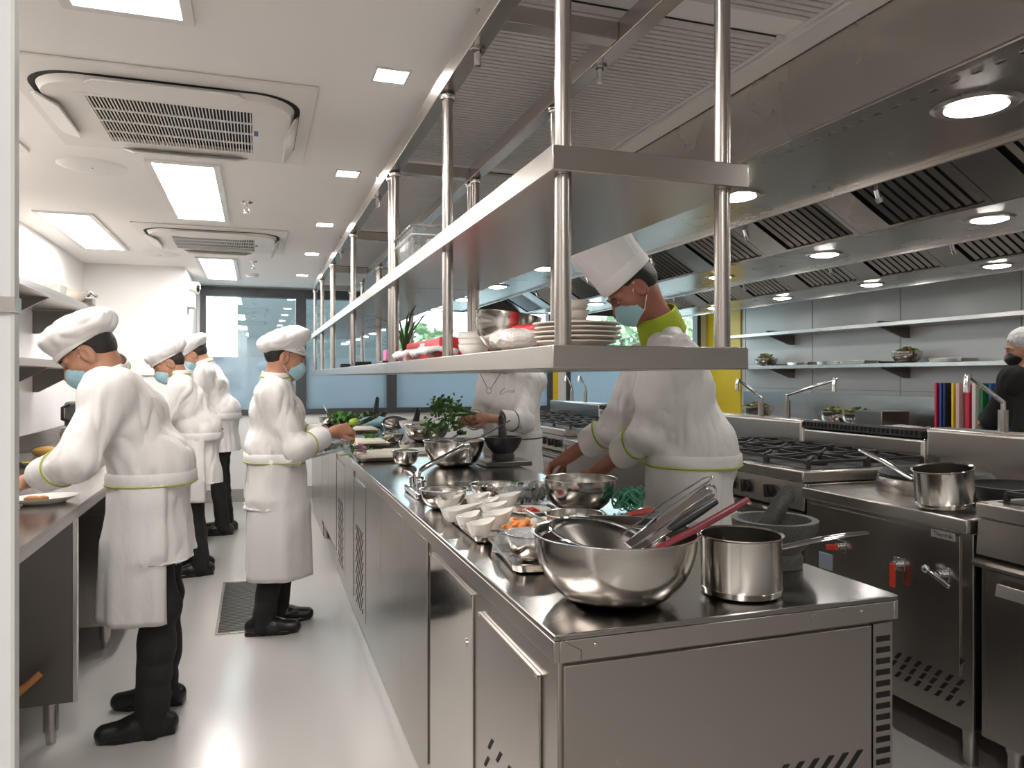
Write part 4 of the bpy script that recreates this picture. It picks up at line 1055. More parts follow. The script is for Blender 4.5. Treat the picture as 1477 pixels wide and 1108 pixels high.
# ------------------------------------------------------------------ the cast
def arm(J, s, el, wr, n, d=None, curl=.5, side=None, cuff=.62):
    J['e' + s] = Vector(el); J['w' + s] = Vector(wr); J['h%sn' % s] = Vector(n); J['curl' + s] = curl; J['cuff' + s] = cuff
    if d is not None: J['h%sd' % s] = Vector(d)
    J['side' + s] = side if side is not None else (1 if s == 'L' else -1)
# cook in front, bending over the left counter
J = pose((-.40, 3.30, .90), (-1, .02, 0), .27, 1.0, .17, .125)
J['neck'] = V(-.56, 3.29, 1.43); J['head'] = V(-.615, 3.27, 1.465); J['hf'] = V(-.80, -.02, -.60); J['hu'] = V(-.60, 0, .80)
J['aL'] = V(-.385, 3.19, .07); J['aR'] = V(-.38, 3.47, .07); J['kL'] = V(-.36, 3.21, .48); J['kR'] = V(-.36, 3.42, .48)
J['fL'] = V(-1, -.08, 0); J['fR'] = V(-1, .05, 0)
J['sL'] = V(-.52, 3.12, 1.33); J['sR'] = V(-.53, 3.46, 1.33)
arm(J, 'L', (-.60, 3.02, 1.08), (-.775, 3.16, 1.005), (.1, .25, -1), (-1, .35, -.25), .55, 1)
arm(J, 'R', (-.66, 3.56, 1.07), (-.82, 3.44, .99), (0, -.2, -1), (-1, -.35, -.2), .6)
J['apron'] = (-118, 118); J['knot'] = V(.05, -.22, .93)
pA = person('person', 'person in white beret, mask and long apron bending over plates at the left counter, nearest', (-.40, 3.3, 0), J, SKIN1, 'beret', 1.0, hem=.44, hat_tilt=R(8), seed=1.3, jhem=.25, bulk=1.03, arm_r=1.1)
# second cook at the left counter
J = pose((-.41, 5.76, .88), (-1, -.05, 0), .22, .94, .16, .11)
J['head'] = J['neck'] + V(-.06, 0, .07); J['hf'] = V(-.85, -.15, -.5); J['hu'] = V(-.5, 0, .85)
arm(J, 'L', (-.62, 5.56, 1.05), (-.80, 5.66, .98), (0, .2, -1), None, .6, 1)
arm(J, 'R', (-.62, 5.95, 1.05), (-.80, 5.86, .98), (0, -.2, -1), None, .6)
J['apron'] = (-110, 110)
person('person', 'person in white beret at the left counter, second from the camera, face lowered', (-.41, 5.76, 0), J, SKIN1, 'beret', 1.0, hem=.52, seed=4.1, piping=False, jhem=.26, bulk=1.1, arm_r=1.05)
# third cook, by the window
J = pose((-.30, 7.15, .95), (-1, .12, 0), .24, 1.03, .17, .11)
J['head'] = J['neck'] + V(-.08, 0, .065); J['hf'] = V(-.8, .2, -.55); J['hu'] = V(-.5, 0, .85)
arm(J, 'L', (-.50, 6.95, 1.10), (-.70, 7.08, 1.0), (0, .2, -1), None, .6, 1)
arm(J, 'R', (-.50, 7.36, 1.10), (-.70, 7.28, 1.0), (0, -.2, -1), None, .6)
J['apron'] = (-95, 95)
person('person', 'person in white beret at the left counter farthest back, in front of the window', (-.30, 7.15, 0), J, SKIN1, 'beret', 1.0, hem=.55, seed=7.7, piping=False, jhem=.24)
# woman standing at the island
J = pose((.10, 4.33, .86), (1, .03, 0), .02, .96, .155, .09)
J['neck'] = V(.10, 4.33, 1.385); J['head'] = V(.145, 4.32, 1.485); J['hf'] = V(.97, .04, -.25); J['hu'] = V(.25, 0, .97)
J['aR'] = V(.03, 4.25, .07); J['aL'] = V(.11, 4.44, .07); J['kR'] = V(.09, 4.27, .46); J['kL'] = V(.13, 4.42, .46)
J['fR'] = V(1, -.12, 0); J['fL'] = V(1, -.05, 0)
J['sR'] = V(.075, 4.175, 1.29); J['sL'] = V(.09, 4.485, 1.29)
arm(J, 'R', (.20, 4.11, 1.00), (.41, 4.22, 1.085), (-.05, .75, -.55), (1, .25, .12), .85, -1, .52)
arm(J, 'L', (.24, 4.53, 1.03), (.42, 4.42, 1.055), (-.05, -.6, -.6), (1, -.3, .05), .75, 1, .52)
J['apron'] = (-150, 150)
pD = person('person', 'person in white beret and mask facing the island in profile, knife in hand', (.08, 4.33, 0), J, SKIN1, 'beret', 1.0, hem=.30, seed=2.2, jhem=.20, hat_tilt=R(30), bulk=1.08, arm_r=1.1)
# chef in the tall hat
J = pose((1.64, 2.62, .97), (-.85, .52, 0), .05, 1.08, .19, .13)
J['chest'] = V(1.56, 2.63, 1.34); J['neck'] = V(1.49, 2.60, 1.60); J['head'] = V(1.365, 2.59, 1.715); J['hf'] = V(-.72, .17, -.68); J['hu'] = V(-.68, .12, .72)
J['sL'] = V(1.46, 2.44, 1.44); J['sR'] = V(1.62, 2.80, 1.45)
J['sL'] = V(1.47, 2.45, 1.44); J['sR'] = V(1.55, 2.82, 1.44)
arm(J, 'L', (1.42, 2.56, 1.165), (1.335, 2.80, 1.005), (.05, -.1, -1), (-.55, .85, -.35), .5, 1, .45)
arm(J, 'R', (1.455, 2.92, 1.17), (1.32, 3.12, 1.02), (0, -.2, -1), (-.65, .55, -.45), .6, -1, .45)
J['apron'] = (-125, 125)
pE = person('person', 'person in tall pleated white chef hat and lime collar leaning over the island', (1.64, 2.62, 0), J, SKIN2, 'toque', 1.02, hem=.45, collar=LIME, fem=False, seed=3.3, jhem=.26, toque_h=.25, bulk=1.2, arm_r=1.12)
# person holding parsley
J = pose((1.66, 4.90, .90), (-.72, -.69, 0), .03, .97, .165, .1)
J['head'] = J['neck'] + V(-.02, -.02, .11); J['hf'] = V(-.75, -.55, -.35); J['hu'] = V(-.25, -.2, .95)
arm(J, 'L', (1.66, 4.66, 1.08), (1.40, 4.60, 1.115), (.1, .6, -.5), (-.9, .1, .1), .9, 1, .5)
arm(J, 'R', (1.44, 5.02, 1.08), (1.32, 4.76, 1.10), (.1, -.6, -.5), (-.8, -.5, .1), .9, -1, .5)
p5 = person('person', 'person in white jacket holding parsley, head hidden behind the shelf bowls', (1.66, 4.9, 0), J, SKIN1, 'beret', 1.0, hem=.40, collar=INK, seed=5.5, jhem=.20)
# person in black
J = pose((4.86, 3.58, .92), (.25, .97, 0), .06, .98, .18, .1)
J['f'] = V(-.2, .98, 0)
J['head'] = J['neck'] + V(-.03, .05, .10); J['hf'] = V(-.72, .62, -.25); J['hu'] = V(-.2, .1, .97)
J['sL'] = J['neck'] + V(-.18, 0, -.10); J['sR'] = J['neck'] + V(.18, .03, -.10)
arm(J, 'L', (4.70, 3.78, 1.08), (4.90, 3.98, 1.10), (.5, -.2, -.6), None, .6, 1, .93)
arm(J, 'R', (5.10, 3.78, 1.08), (5.04, 3.99, 1.08), (-.4, -.2, -.6), None, .6, -1, .93)
person('person', 'person in black clothes, black mask and grey hair net at the right edge', (4.86, 3.58, 0), J, SKIN1, 'net', 1.0, apron=False, coat=BLACKC, mask=BLACK, fem=False, seed=6.1, piping=False)

# piping and emblems on the jackets
SIDE = V(-.2, -1, .1)
stitch(pD, 'neckline_piping', line((.085, 4.2, 1.405), (.235, 4.2, 1.20)), (.5, -1, .1), .0028, GREEN)
stitch(pD, 'neckline_piping', line((.060, 4.2, 1.395), (.215, 4.2, 1.175)), (.5, -1, .1), .0022, INK)
stitch(pD, 'placket_piping', line((.225, 4.25, 1.19), (.22, 4.25, 1.00)), (1, -.8, .1), .0025, INK)
stitch(pD, 'chest_emblem', line((.22, 4.28, 1.195), (.25, 4.34, 1.19), 30, lambda t: V(0, 0, .007 * math.sin(t * 22))), (1, -.5, .0), .0018, INK)
stitch(pE, 'placket_piping', line((1.40, 2.6, 1.50), (1.34, 2.66, 1.10)), (-.75, -.55, 0), .0035, GREEN)
stitch(pA, 'sleeve_emblem', line(at(113, 588, Y=3.1), at(110, 604, Y=3.1), 24, lambda t: V(.008 * math.sin(t * 15), 0, 0)), (-.5, -1, .1), .005, BLUEE)
for a, b in (((689, 536), (702, 561)), ((723, 536), (707, 561))):
    stitch(p5, 'neckline_piping', line(at(*a, d=5.0), at(*b, d=5.0)), (-.33, -.95, 0), .0035, INK)
stitch(p5, 'round_badge', [at(704 + 4 * math.cos(q), 564 + 4 * math.sin(q), d=5.0) for q in [2 * PI * k / 20 for k in range(21)]], (-.33, -.95, 0), .003, INK)
stitch(p5, 'chest_emblem', [at(724 + 3.5 * math.cos(q * 1.3), 565 + 4.5 * math.sin(q), d=5.0) for q in [7 * k / 30 for k in range(31)]], (-.33, -.95, 0), .0026, INK)
stitch(p5, 'chest_emblem', [at(729 + 13 * k / 40, 565 + 2.2 * math.sin(k * .8), d=5.0) for k in range(41)], (-.33, -.95, 0), .0024, INK)
# ------------------------------------------------------------------ things on the island
ZT = .9008
def bowl_prof(Rr, h, rb=None, lip=.006, t=.0015, deep=1.0):
    rb = rb or Rr * .38; o = []; n = 14
    for i in range(n + 1):
        a = PI / 2 * i / n; o.append((rb + (Rr - rb) * math.sin(a) ** deep, h * (1 - math.cos(a)) if i else 0.0))
    prof = [(0.0005, 0)] + o + [(Rr + lip, h + .001), (Rr + lip, h + lip * .5), (Rr + lip * .3, h + lip * .6)]
    for r, z in reversed(o): prof.append((max(r - t, .0005), z + t))
    prof.append((.0005, t)); return prof
def bowl(label, p, D, h, material=BOWLST, name='mixing_bowl', group=None, rb=None, cat='bowl', lip=.006, z=None):
    p = Vector(p); t = obj(name, M().lathe(bowl_prof(D / 2 - lip, h, rb, lip), n=56), material, ang=50)
    t.location = (p.x, p.y, ZT if z is None else z); tag(t, label, cat, group); return t
def ip(px, py, z=.9):
    p = at(px, py, z=z)
    if p.y > 7.7: p = at(px, py, Y=7.7); p.z = z
    return p
def blob_pile(name, parent_loc, n, rad, size, material, label, cat, group=None, zs=.5, elong=1.0, height=.02, kind=None, mats=None):
    m = M()
    for k in range(n):
        a = random.random() * 2 * PI; d = rad * math.sqrt(random.random()); z = height * (1 - (d / rad) ** 2) * random.random()
        rot = Matrix.Rotation(random.random() * PI, 3, 'Z') @ Matrix.Rotation(random.uniform(-.5, .5), 3, 'X')
        m.ell((d * math.cos(a), d * math.sin(a), size * zs + z), size * elong, size, size * zs, 8, 5, rot)
    o = obj(name, m, material); o.location = parent_loc; return tag(o, label, cat, group, kind)
SB = 'steel mixing bowls on the island'
big = bowl('largest shiny steel mixing bowl at the near end of the island, full of utensils', (.735, 1.475, 0), .365, .142, group=SB, rb=.075, lip=.007)
bc = Vector((.735, 1.475, ZT))
# utensils resting in the large bowl
inner = bowl('steel bowl nested inside the largest bowl under the utensils', (.72, 1.50, 0), .29, .10, group=SB, z=ZT + .022)
t = thing('colander', 'fine mesh steel strainer lying in the largest bowl', 'strainer', (.705, 1.50, ZT + .105))
rim = [V(.105 * math.cos(a), .085 * math.sin(a), .03 + .02 * math.sin(a) - .012 * math.cos(a)) for a in [2 * PI * k / 40 for k in range(40)]]
obj('rim', M().tube(rim, .004, 8, closed=True), CHROME, t)
g = []
for i in range(8):
    q = 1 - i / 7; g.append([V(p.x * q, p.y * q, p.z * q ** .5 - .05 * (1 - q * q)) for p in rim + rim[:1]])
obj('mesh_cup', M().surf(g), DARKST, t, solid=.001)
obj('handle', M().tube([(.10, .0, .02), (.18, .03, .045), (.30, .07, .10), (.33, .085, .108), (.335, .075, .112), (.30, .05, .103), (.18, .01, .05), (.10, -.015, .022)], .0028, 8), CHROME, t)
def U(name, label, m, material, cat, extra=()):
    t = thing(name, label, cat, tuple(bc)); o = obj(m[0], m[1], material, t, bevel=.001)
    for (nm, mm, ma) in extra: obj(nm, mm, ma, t, bevel=.001)
    return t
U('tongs', 'steel tongs leaning out of the largest bowl', ('arm', M().bar((.0, -.06, .125), (.27, .05, .215), .020, .004, up=(0, -.5, 1))), STEEL, 'tongs',
  [('arm', M().bar((.02, -.085, .120), (.27, .042, .206), .020, .004, up=(0, -.5, 1)), CHROME), ('hinge_ring', M().tube([V(.275, .046, .212) + V(.012 * math.cos(a), .004, .012 * math.sin(a)) for a in [2 * PI * k / 16 for k in range(16)]], .003, 6, closed=True), CHROME),
   ('scalloped_tip', M().prism([(-.03, -.012), (-.02, -.016), (-.01, -.012), (0, -.016), (.03, -.012), (.03, .012), (0, .016), (-.01, .012), (-.02, .016), (-.03, .012)], 'z', -.002, .002).xf(Matrix.Translation((-.01, -.07, .118)) @ Matrix.Rotation(R(20), 4, 'Z')), STEEL)])
U('ladle', 'steel ladle with a black handle leaning out of the largest bowl', ('shaft', M().bar((-.02, -.115, .125), (.10, -.065, .155), .014, .004, up=(0, -.5, 1))), CHROME, 'ladle',
  [('grip', M().tube([(.095, -.067, .154), (.13, -.052, .163), (.20, -.022, .182), (.255, .002, .196)], [.009, .012, .012, .009], 12, flat=.7), BLACK)])
U('spatula', 'spatula with a dark maroon handle leaning out of the largest bowl toward the saucepan', ('handle', M().tube([(.02, -.125, .125), (.14, -.085, .152), (.28, -.03, .184), (.335, -.008, .197)], [.007, .009, .009, .007], 10, flat=.6)), MAROON, 'spatula')
U('whisk', 'thin wire whisk handle resting against the tongs in the largest bowl', ('loop', M().tube([(.0, -.02, .135), (.15, .06, .185), (.29, .10, .235), (.31, .095, .238), (.29, .085, .228), (.15, .04, .178), (.02, -.03, .128)], .0022, 8)), CHROME, 'whisk')
# saucepan
t = thing('saucepan', 'straight sided steel saucepan standing between the largest bowl and the stone mortar', 'saucepan', (1.02, 1.425, ZT))
obj('body', M().lathe([(.0005, 0), (.080, 0), (.087, .004), (.089, .016), (.0875, .018), (.0875, .125), (.093, .129), (.0925, .131), (.086, .128), (.0855, .02), (.0005, .018)], n=56), BOWLST, t, ang=40)
obj('handle', M().tube([(.0885, .0, .09), (.11, 0, .092), (.18, -.012, .103), (.26, -.024, .113), (.325, -.03, .116)], [.011, .014, .013, .011, .008], 12, flat=.4, up=(0, 1, 0)), CHROME, t)
# granite mortar
def mortar(label, p, D, h, material, pest, rb, z=ZT, pm=None):
    t = thing('mortar', label, 'mortar', (p[0], p[1], z), 0, 'stone mortars on the island')
    Rr = D / 2
    obj('stone_bowl', M().lathe([(.0005, 0), (rb, 0), (rb * 1.02, h * .2), (rb * .92, h * .30), (Rr * .82, h * .55), (Rr * .98, h * .82), (Rr, h), (Rr * .84, h), (Rr * .72, h * .75), (Rr * .4, h * .5), (.0005, h * .46)], n=48), material, t, ang=50)
    a, b = Vector(pest[0]), Vector(pest[1])
    obj('pestle', M().tube([a, a.lerp(b, .15), a.lerp(b, .6), a.lerp(b, .92), b], [D * .10, D * .125, D * .10, D * .085, D * .05], 18), pm or material, t)
    return t
mortar('grey speckled granite mortar with pestle at the near right corner of the island', (1.25, 1.605), .212, .118, GRANITE, ((-.02, .02, .075), (.045, -.01, .20)), .068)
# chopping board with red handled knife
t = tag(obj('chopping_board', M().box(-.17, -.13, 0, .17, .13, .014), BOARDG, bevel=.004), 'grey blue chopping board beside the chef, holding a red handled knife', 'board')
t.location = (1.16, 2.16, ZT); t.rotation_euler[2] = .12
t = thing('knife', 'kitchen knife with a red handle lying on the grey chopping board', 'knife', (1.16, 2.24, ZT + .0145), .35)
obj('blade', M().prism([(-.16, 0), (-.14, -.03), (0, -.03), (0, 0)], 'z', .002, .004), CHROME, t, smooth=False)
obj('handle', M().tube([(0, -.012, .011), (.03, -.014, .012), (.09, -.010, .012), (.12, -.012, .010)], [.009, .011, .012, .009], 10, flat=.7), REDH, t)
bowl('deep shiny steel mixing bowl under the chef\'s hands', (1.115, 2.52, 0), .272, .108, group=SB, rb=.06)
bowl('plain steel bowl between the largest bowl and the chef\'s bowl', (.885, 2.04, 0), .178, .075, group=SB)
# green netting
nt = M(); random.seed(11)
for k in range(26):
    a0 = random.random() * 6.28; pts = []
    c = V(random.uniform(-.03, .03), random.uniform(-.03, .03), random.uniform(.02, .06)); rr = random.uniform(.015, .05)
    for j in range(16):
        a = a0 + j * .42; pts.append(c + V(math.cos(a) * rr, math.sin(a * 1.1) * rr * .9, math.sin(a * 1.7 + k) * .022))
    pts = [V(p.x, p.y, max(p.z, .005)) for p in pts]
    nt.tube(pts, .0045, 5, flat=.35)
t = tag(obj('netting', nt, MESHG), 'crumpled ball of green netting beside the chef\'s steel bowl', 'netting'); t.location = (1.265, 2.42, ZT)
# trays
def tray(label, p, lx_, ly_, rz=0.0, h=.022, group='steel trays on the island', z=ZT):
    o = rrect(lx_ / 2, ly_ / 2, .03, 5); k = len(o); g = []
    for s, zz in ((.0, .0), (.90, 0), (.95, .004), (.985, h), (1.02, h), (1.02, h + .003), (.97, h + .002), (.93, .006), (.0, .003)):
        g.append([V(q[0] * s, q[1] * s, zz) for q in o + o[:1]])
    t = obj('tray', M().surf(g), BOWLST, ang=40); t.location = (p[0], p[1], z); t.rotation_euler[2] = rz
    return tag(t, label, 'tray', group)
tray('long steel tray carrying the white tasting cups', (.735, 2.39), .27, .68, -.03)
tray('steel tray at the worktop edge under the film wrapped bowl', (.745, 1.865), .29, .33, -.10)
b1 = bowl('small steel bowl covered in cling film on the near tray', (.675, 1.825, 0), .145, .068, group=SB, z=ZT + .007)
fl = M(); g = []
for i in range(12):
    q = i / 11; g.append([V(.074 * q * math.cos(a), .074 * q * math.sin(a), .072 + .014 * (1 - q) * mnoise.noise(V(math.cos(a) * q * 4, math.sin(a) * q * 4, 1)) - (.022 if i == 11 else 0)) for a in [2 * PI * j / 36 for j in range(37)]])
f_ = tag(obj('cling_film', fl.surf(g), FILM, solid=.0006, ang=20), 'clear cling film stretched over the small bowl on the near tray', 'film'); f_.location = (.675, 1.825, ZT + .007)
g = []
for i in range(10):
    q = i / 9; g.append([V(.038 * (1 - .3 * q) * math.cos(a), .032 * (1 - .3 * q) * math.sin(a), .006 + .05 * q + .01 * mnoise.noise(V(math.cos(a) * 2, math.sin(a) * 2, q * 4))) for a in [2 * PI * j / 20 for j in range(21)]])
f_ = tag(obj('plastic_pouch', M().surf(g), CLEAR, solid=.001, ang=20), 'crumpled clear plastic pouch at the near left corner of the near tray', 'pouch'); f_.location = (.635, 1.93, ZT + .004)
# white tasting cups: tilted rim, some with a tail
def cup_mesh(w=.092, d=.07, h=.05, tail=.012):
    n = 40; g = []
    def ring(q, z, k):
        row = []
        for j in range(n + 1):
            a = 2 * PI * j / n; c, s = math.cos(a), math.sin(a)
            x = w / 2 * q * c + (tail * max(c, 0) ** 3 * k); y = d / 2 * q * s * (1 - .25 * max(c, 0) ** 2 * k)
            row.append(V(x, y, z + (h * .12 * (abs(c) ** 2) - h * .04 + h * .10 * c) * k))
        return row
    for q, z, k in ((.01, 0, 0), (.50, 0, 0), (.58, .004, 0), (.80, h * .4, .2), (.95, h * .8, .7), (1.0, h, 1), (.95, h, 1), (.88, h * .78, .7), (.72, h * .4, .2), (.5, .007, 0), (.01, .006, 0)): g.append(ring(q, z, k))
    return M().surf(g)
CG = 'white tasting cups on the long tray'
cup0 = None
def spots(px, py): p = ip(px, py, .908); return (p.x, p.y, ZT + .0075)
cups = [(692, 776, 1.0, .3, 'white cup nearest on the long tray, its high rim toward the camera'), (674, 763, .95, .5, 'white cup second on the long tray, along the worktop edge'),
        (716, 763, 1.12, .2, 'largest white cup on the long tray, beside the orange prawns'), (711, 748, 1.0, .15, 'white cup beside the plate of chopped red chili'),
        (646, 737, 1.0, .1, 'white cup at the far corner of the long tray by the steel bowl'), (687, 733, 1.0, .2, 'white cup in the middle of the far row of the long tray'),
        (704, 738, .9, .3, 'white cup tucked close behind the middle cups of the long tray'), (731, 733, 1.05, .1, 'white cup at the far end of the long tray by the bag of herbs')]
for i, (px_, py_, s, rz, lab) in enumerate(cups):
    if cup0 is None:
        cup0 = obj('tasting_cup', cup_mesh(), CERAM, ang=60); cc = cup0
    else:
        cc = cup0.copy(); COL.objects.link(cc)
    cc.location = spots(px_, py_); cc.rotation_euler[2] = rz; cc.scale = (s * .93,) * 3; tag(cc, lab, 'cup', CG)
t = tag(obj('tasting_spoon', cup_mesh(.095, .066, .042, .075), CERAM, ang=60), 'white spoon shaped cup with a long tail on the long tray', 'cup', CG); t.location = spots(655, 752); t.rotation_euler[2] = .35
# bowls and plates behind the tray
bowl('steel bowl beside the chrome tap, rim above the far corner of the long tray', ip(640, 733), .180, .068, group=SB)
bowl('steel bowl next to the bag of herbs, right of the one by the tap', ip(712, 722), .188, .062, group=SB)
def plate(label, p, D, z, material=CERAM, group=None, h=.016, name='plate'):
    t = obj(name, M().lathe([(.0005, 0), (D * .30, 0), (D * .32, .004), (D * .42, h * .7), (D * .5, h), (D * .5, h + .003), (D * .41, h * .75 + .003), (D * .31, .006), (.0005, .006)], n=56), material, ang=50)
    t.location = (p[0], p[1], z); return tag(t, label, 'plate', group)
p1 = ip(763, 742); plate('white plate of chopped red chili beside the white cups', p1, .152, ZT, group='white plates on the island')
blob_pile('chopped_chili', (p1.x, p1.y, ZT + .007), 60, .04, .006, CHILI, 'chopped red chili heaped on the white plate behind the cups', 'chili', kind='stuff', height=.014)
p2 = ip(796, 760); plate('white plate half hidden by a steel bowl, holding red pieces', p2, .15, ZT, group='white plates on the island')
blob_pile('chopped_pepper', (p2.x + .02, p2.y - .01, ZT + .007), 50, .032, .007, CHILI, 'red chopped pepper on the plate half hidden by the steel bowl', 'pepper', kind='stuff', height=.016)
p3 = ip(752, 773)
f_ = M().lathe([(.0005, 0), (.06, 0), (.072, .03), (.07, .03), (.058, .003), (.0005, .003)], n=30, sy=.8)
t = tag(obj('prawn_dish', f_, CLEAR), 'clear plastic dish of orange prawns beside the white cups', 'dish'); t.location = (p3.x, p3.y, ZT)
random.seed(3)
for k in range(11):
    a = k * 2.4; d = .012 * math.sqrt(k) * 1.15
    pm = M(); arc = [V(.016 * math.cos(q), .016 * math.sin(q), 0) for q in [R(20 + 26 * j) for j in range(9)]]
    pm.tube(arc, [.004, .007, .009, .0095, .009, .008, .0065, .005, .003], 8)
    o = tag(obj('prawn', pm, ORANGE), 'peeled orange prawn curled in the clear dish by the cups', 'prawn', 'prawns in the clear dish')
    o.location = (p3.x + d * math.cos(a), p3.y + d * math.sin(a), ZT + .014 + .03 * (1 - k / 11)); o.rotation_euler = (random.uniform(-.6, .6), random.uniform(-.6, .6), random.random() * 6)
# herbs in a clear bag
def leaf_clump(n, rx, ry, rz, size, cz, seed=1):
    random.seed(seed); m = M()
    for k in range(n):
        p = V(random.gauss(0, .45) * rx, random.gauss(0, .45) * ry, max(.01, cz + random.gauss(0, .45) * rz))
        d = V(random.gauss(0, 1), random.gauss(0, 1), random.gauss(0, .6)).normalized(); e = d.orthogonal().normalized(); g2 = d.cross(e)
        s = size * random.uniform(.6, 1.2)
        m.add([p - e * s, p - e * s * .2 + g2 * s * .55, p + e * s * .4 + g2 * s * .45 + d * s * .15, p + e * s, p + e * s * .4 - g2 * s * .45 + d * s * .15, p - e * s * .2 - g2 * s * .55], [(0, 1, 2, 3, 4, 5)])
    return m
p4 = ip(765, 726)
t = tag(obj('herbs', leaf_clump(260, .10, .07, .03, .016, .035, 5), LEAFD, fix=False), 'bunch of dark green herbs inside the clear bag by the chef\'s bowl', 'herbs', kind='stuff'); t.location = (p4.x, p4.y, ZT + .006)
bg_ = M(); g = []
for i in range(12):
    th = PI * i / 11; g.append([V(.125 * math.sin(th) * math.cos(a) * (1 + .12 * mnoise.noise(V(math.cos(a) * 3, math.sin(a) * 3, i * .6))), .10 * math.sin(th) * math.sin(a), .042 - .040 * math.cos(th) + .012 * mnoise.noise(V(math.cos(a) * 5, math.sin(a) * 5, i)) * math.sin(th)) for a in [2 * PI * j / 32 for j in range(33)]])
t = tag(obj('herb_bag', bg_.surf(g), FILM, solid=.0006, ang=15), 'crinkled clear plastic bag holding dark herbs beside the chef\'s bowl', 'bag'); t.location = (p4.x, p4.y, ZT + .001)
t = tag(obj('paper_sheet', M().box(-.12, -.09, 0, .12, .09, .004), WHITEP), 'white paper sheet on the worktop under the chef\'s hands', 'paper'); t.location = (1.17, 3.05, ZT); t.rotation_euler[2] = .3
# the middle of the island
bl = bowl('large steel mixing bowl behind the chrome tap with utensil handles in it', ip(655, 672), .335, .135, group=SB, rb=.07)
q = bl.location.copy()
t = thing('long_sieve', 'long handled steel sieve resting across the large bowl behind the tap', 'sieve', tuple(q))
obj('handle', M().tube([(.02, -.02, .13), (.15, -.03, .155), (.30, -.03, .235), (.31, -.02, .238), (.30, -.005, .232), (.15, .0, .15), (.02, .01, .128)], .0035, 8), CHROME, t)
obj('mesh_cup', M().ell((-.05, 0, .115), .075, .06, .028, 20, 8), DARKST, t)
t = thing('ladle', 'dark ladle with a round knob lying in the large bowl behind the tap', 'ladle', tuple(q))
obj('shaft', M().tube([(-.06, .05, .10), (.02, .07, .15), (.045, .075, .165)], .006, 8), DARKST, t)
obj('knob', M().ell((.055, .078, .172), .022, .02, .016), BLACK, t)
sp = ip(722, 672)
t = tag(obj('plinth_tray', M().box(-.13, -.10, 0, .13, .10, .026), DARKST, bevel=.004), 'shallow dark steel tray under the black stone mortar', 'tray'); t.location = (sp.x + .03, sp.y + .04, ZT)
mortar('black stone mortar with upright pestle on a low tray before the parsley cook', (sp.x + .03, sp.y + .05), .205, .125, STONE, ((0, 0, .08), (.0, .03, .24)), .062, ZT + .0265)
b2 = bowl('wide steel bowl below the hanging parsley, a black pestle leaning behind', ip(615, 636), .345, .115, group=SB, rb=.07)
q = b2.location.copy()
mortar('white mortar with black pestle behind the wide steel bowl', (q.x - .02, q.y + .36), .24, .13, CERAM, ((0, 0, .07), (.035, .0, .23)), .07, pm=BLACK)
bowl('small steel bowl before the wide bowl, at the edge of a food tray', ip(585, 671), .155, .075, group=SB)
bowl('tiny steel bowl on the board of the middle food tray', ip(584, 655), .085, .045, group=SB, z=ZT + .03)
bowl('small steel bowl tucked beside the wide bowl, next to the strainer', ip(567, 640), .16, .07, group=SB)
bowl('small steel pot beyond the strainer among the far bowls', (1.17, 6.95, 0), .16, .07, group=SB)
def food_tray(label, a, b, wx, seed):
    p = (ip(*a) + ip(*b)) / 2; L = .36
    tr = tray(label, (p.x, p.y), .25, L, 0.0); random.seed(seed)
    for k in range(4):
        m = M().box(-.10 + .0, -.035, 0, .10, .035, .032)
        o = tag(obj('tofu_block', m, FOODW, bevel=.012, seg=3), wx, 'food', 'pale food blocks on the island trays'); o.location = (p.x, p.y - .115 + .078 * k, ZT + .008); o.rotation_euler[2] = random.uniform(-.08, .08)
    return p
f1 = food_tray('steel tray of pale food beside the small steel bowl, nearest of three', (510, 655), (575, 670), 'pale oblong piece of food on the tray beside the small steel bowl', 2)
f2 = food_tray('steel tray of pale food with yellow slices, middle of three', (500, 635), (570, 650), 'pale oblong piece of food on the middle tray with yellow slices', 4)
f3 = food_tray('steel tray of pale food beneath the knife, farthest of three', (500, 618), (550, 628), 'pale oblong piece of food on the tray beneath the raised knife', 5)
for lab, p, ma, nm in (('green sprig lying on the nearest food tray', f1 + V(-.08, .10, 0), LEAF, 'herb_sprig'), ('green sprig lying on the middle food tray', f2 + V(.03, .12, 0), LEAF, 'herb_sprig')):
    o = tag(obj(nm, leaf_clump(60, .05, .05, .012, .016, .015, 8), ma, fix=False), lab, 'herbs', 'herb sprigs on the trays'); o.location = (p.x, p.y, ZT + .035)
o = tag(obj('onion_slices', M().tube([(.03 * math.cos(a), .03 * math.sin(a), .01 + .004 * a) for a in [k * .5 for k in range(24)]], .006, 6), mat('purple_onion', (.32, .12, .20), .4)), 'coiled purple onion slices on the nearest food tray', 'onion'); o.location = (f1.x - .09, f1.y - .06, ZT + .035)
o = tag(obj('yellow_slices', M().box(-.03, -.05, 0, .03, .05, .012).box(-.02, -.03, .012, .035, .06, .024), YELB, bevel=.004), 'yellow slices on the middle food tray', 'food'); o.location = (f2.x - .085, f2.y - .02, ZT + .008)
o = tag(obj('lemongrass', M().tube([(-.1, -.1, .008), (0, 0, .012), (.12, .08, .008)], [.006, .008, .004], 8), FOODG), 'pale green stalk lying on the worktop between the food trays', 'stalk'); o.location = (f1.x - .08, f1.y + .28, ZT)
o = tag(obj('cutting_board', M().box(-.14, -.11, 0, .14, .11, .025), FOODW, bevel=.006), 'pale cutting board under the tiny steel bowl', 'board'); sp = ip(584, 655); o.location = (sp.x + .02, sp.y + .02, ZT)
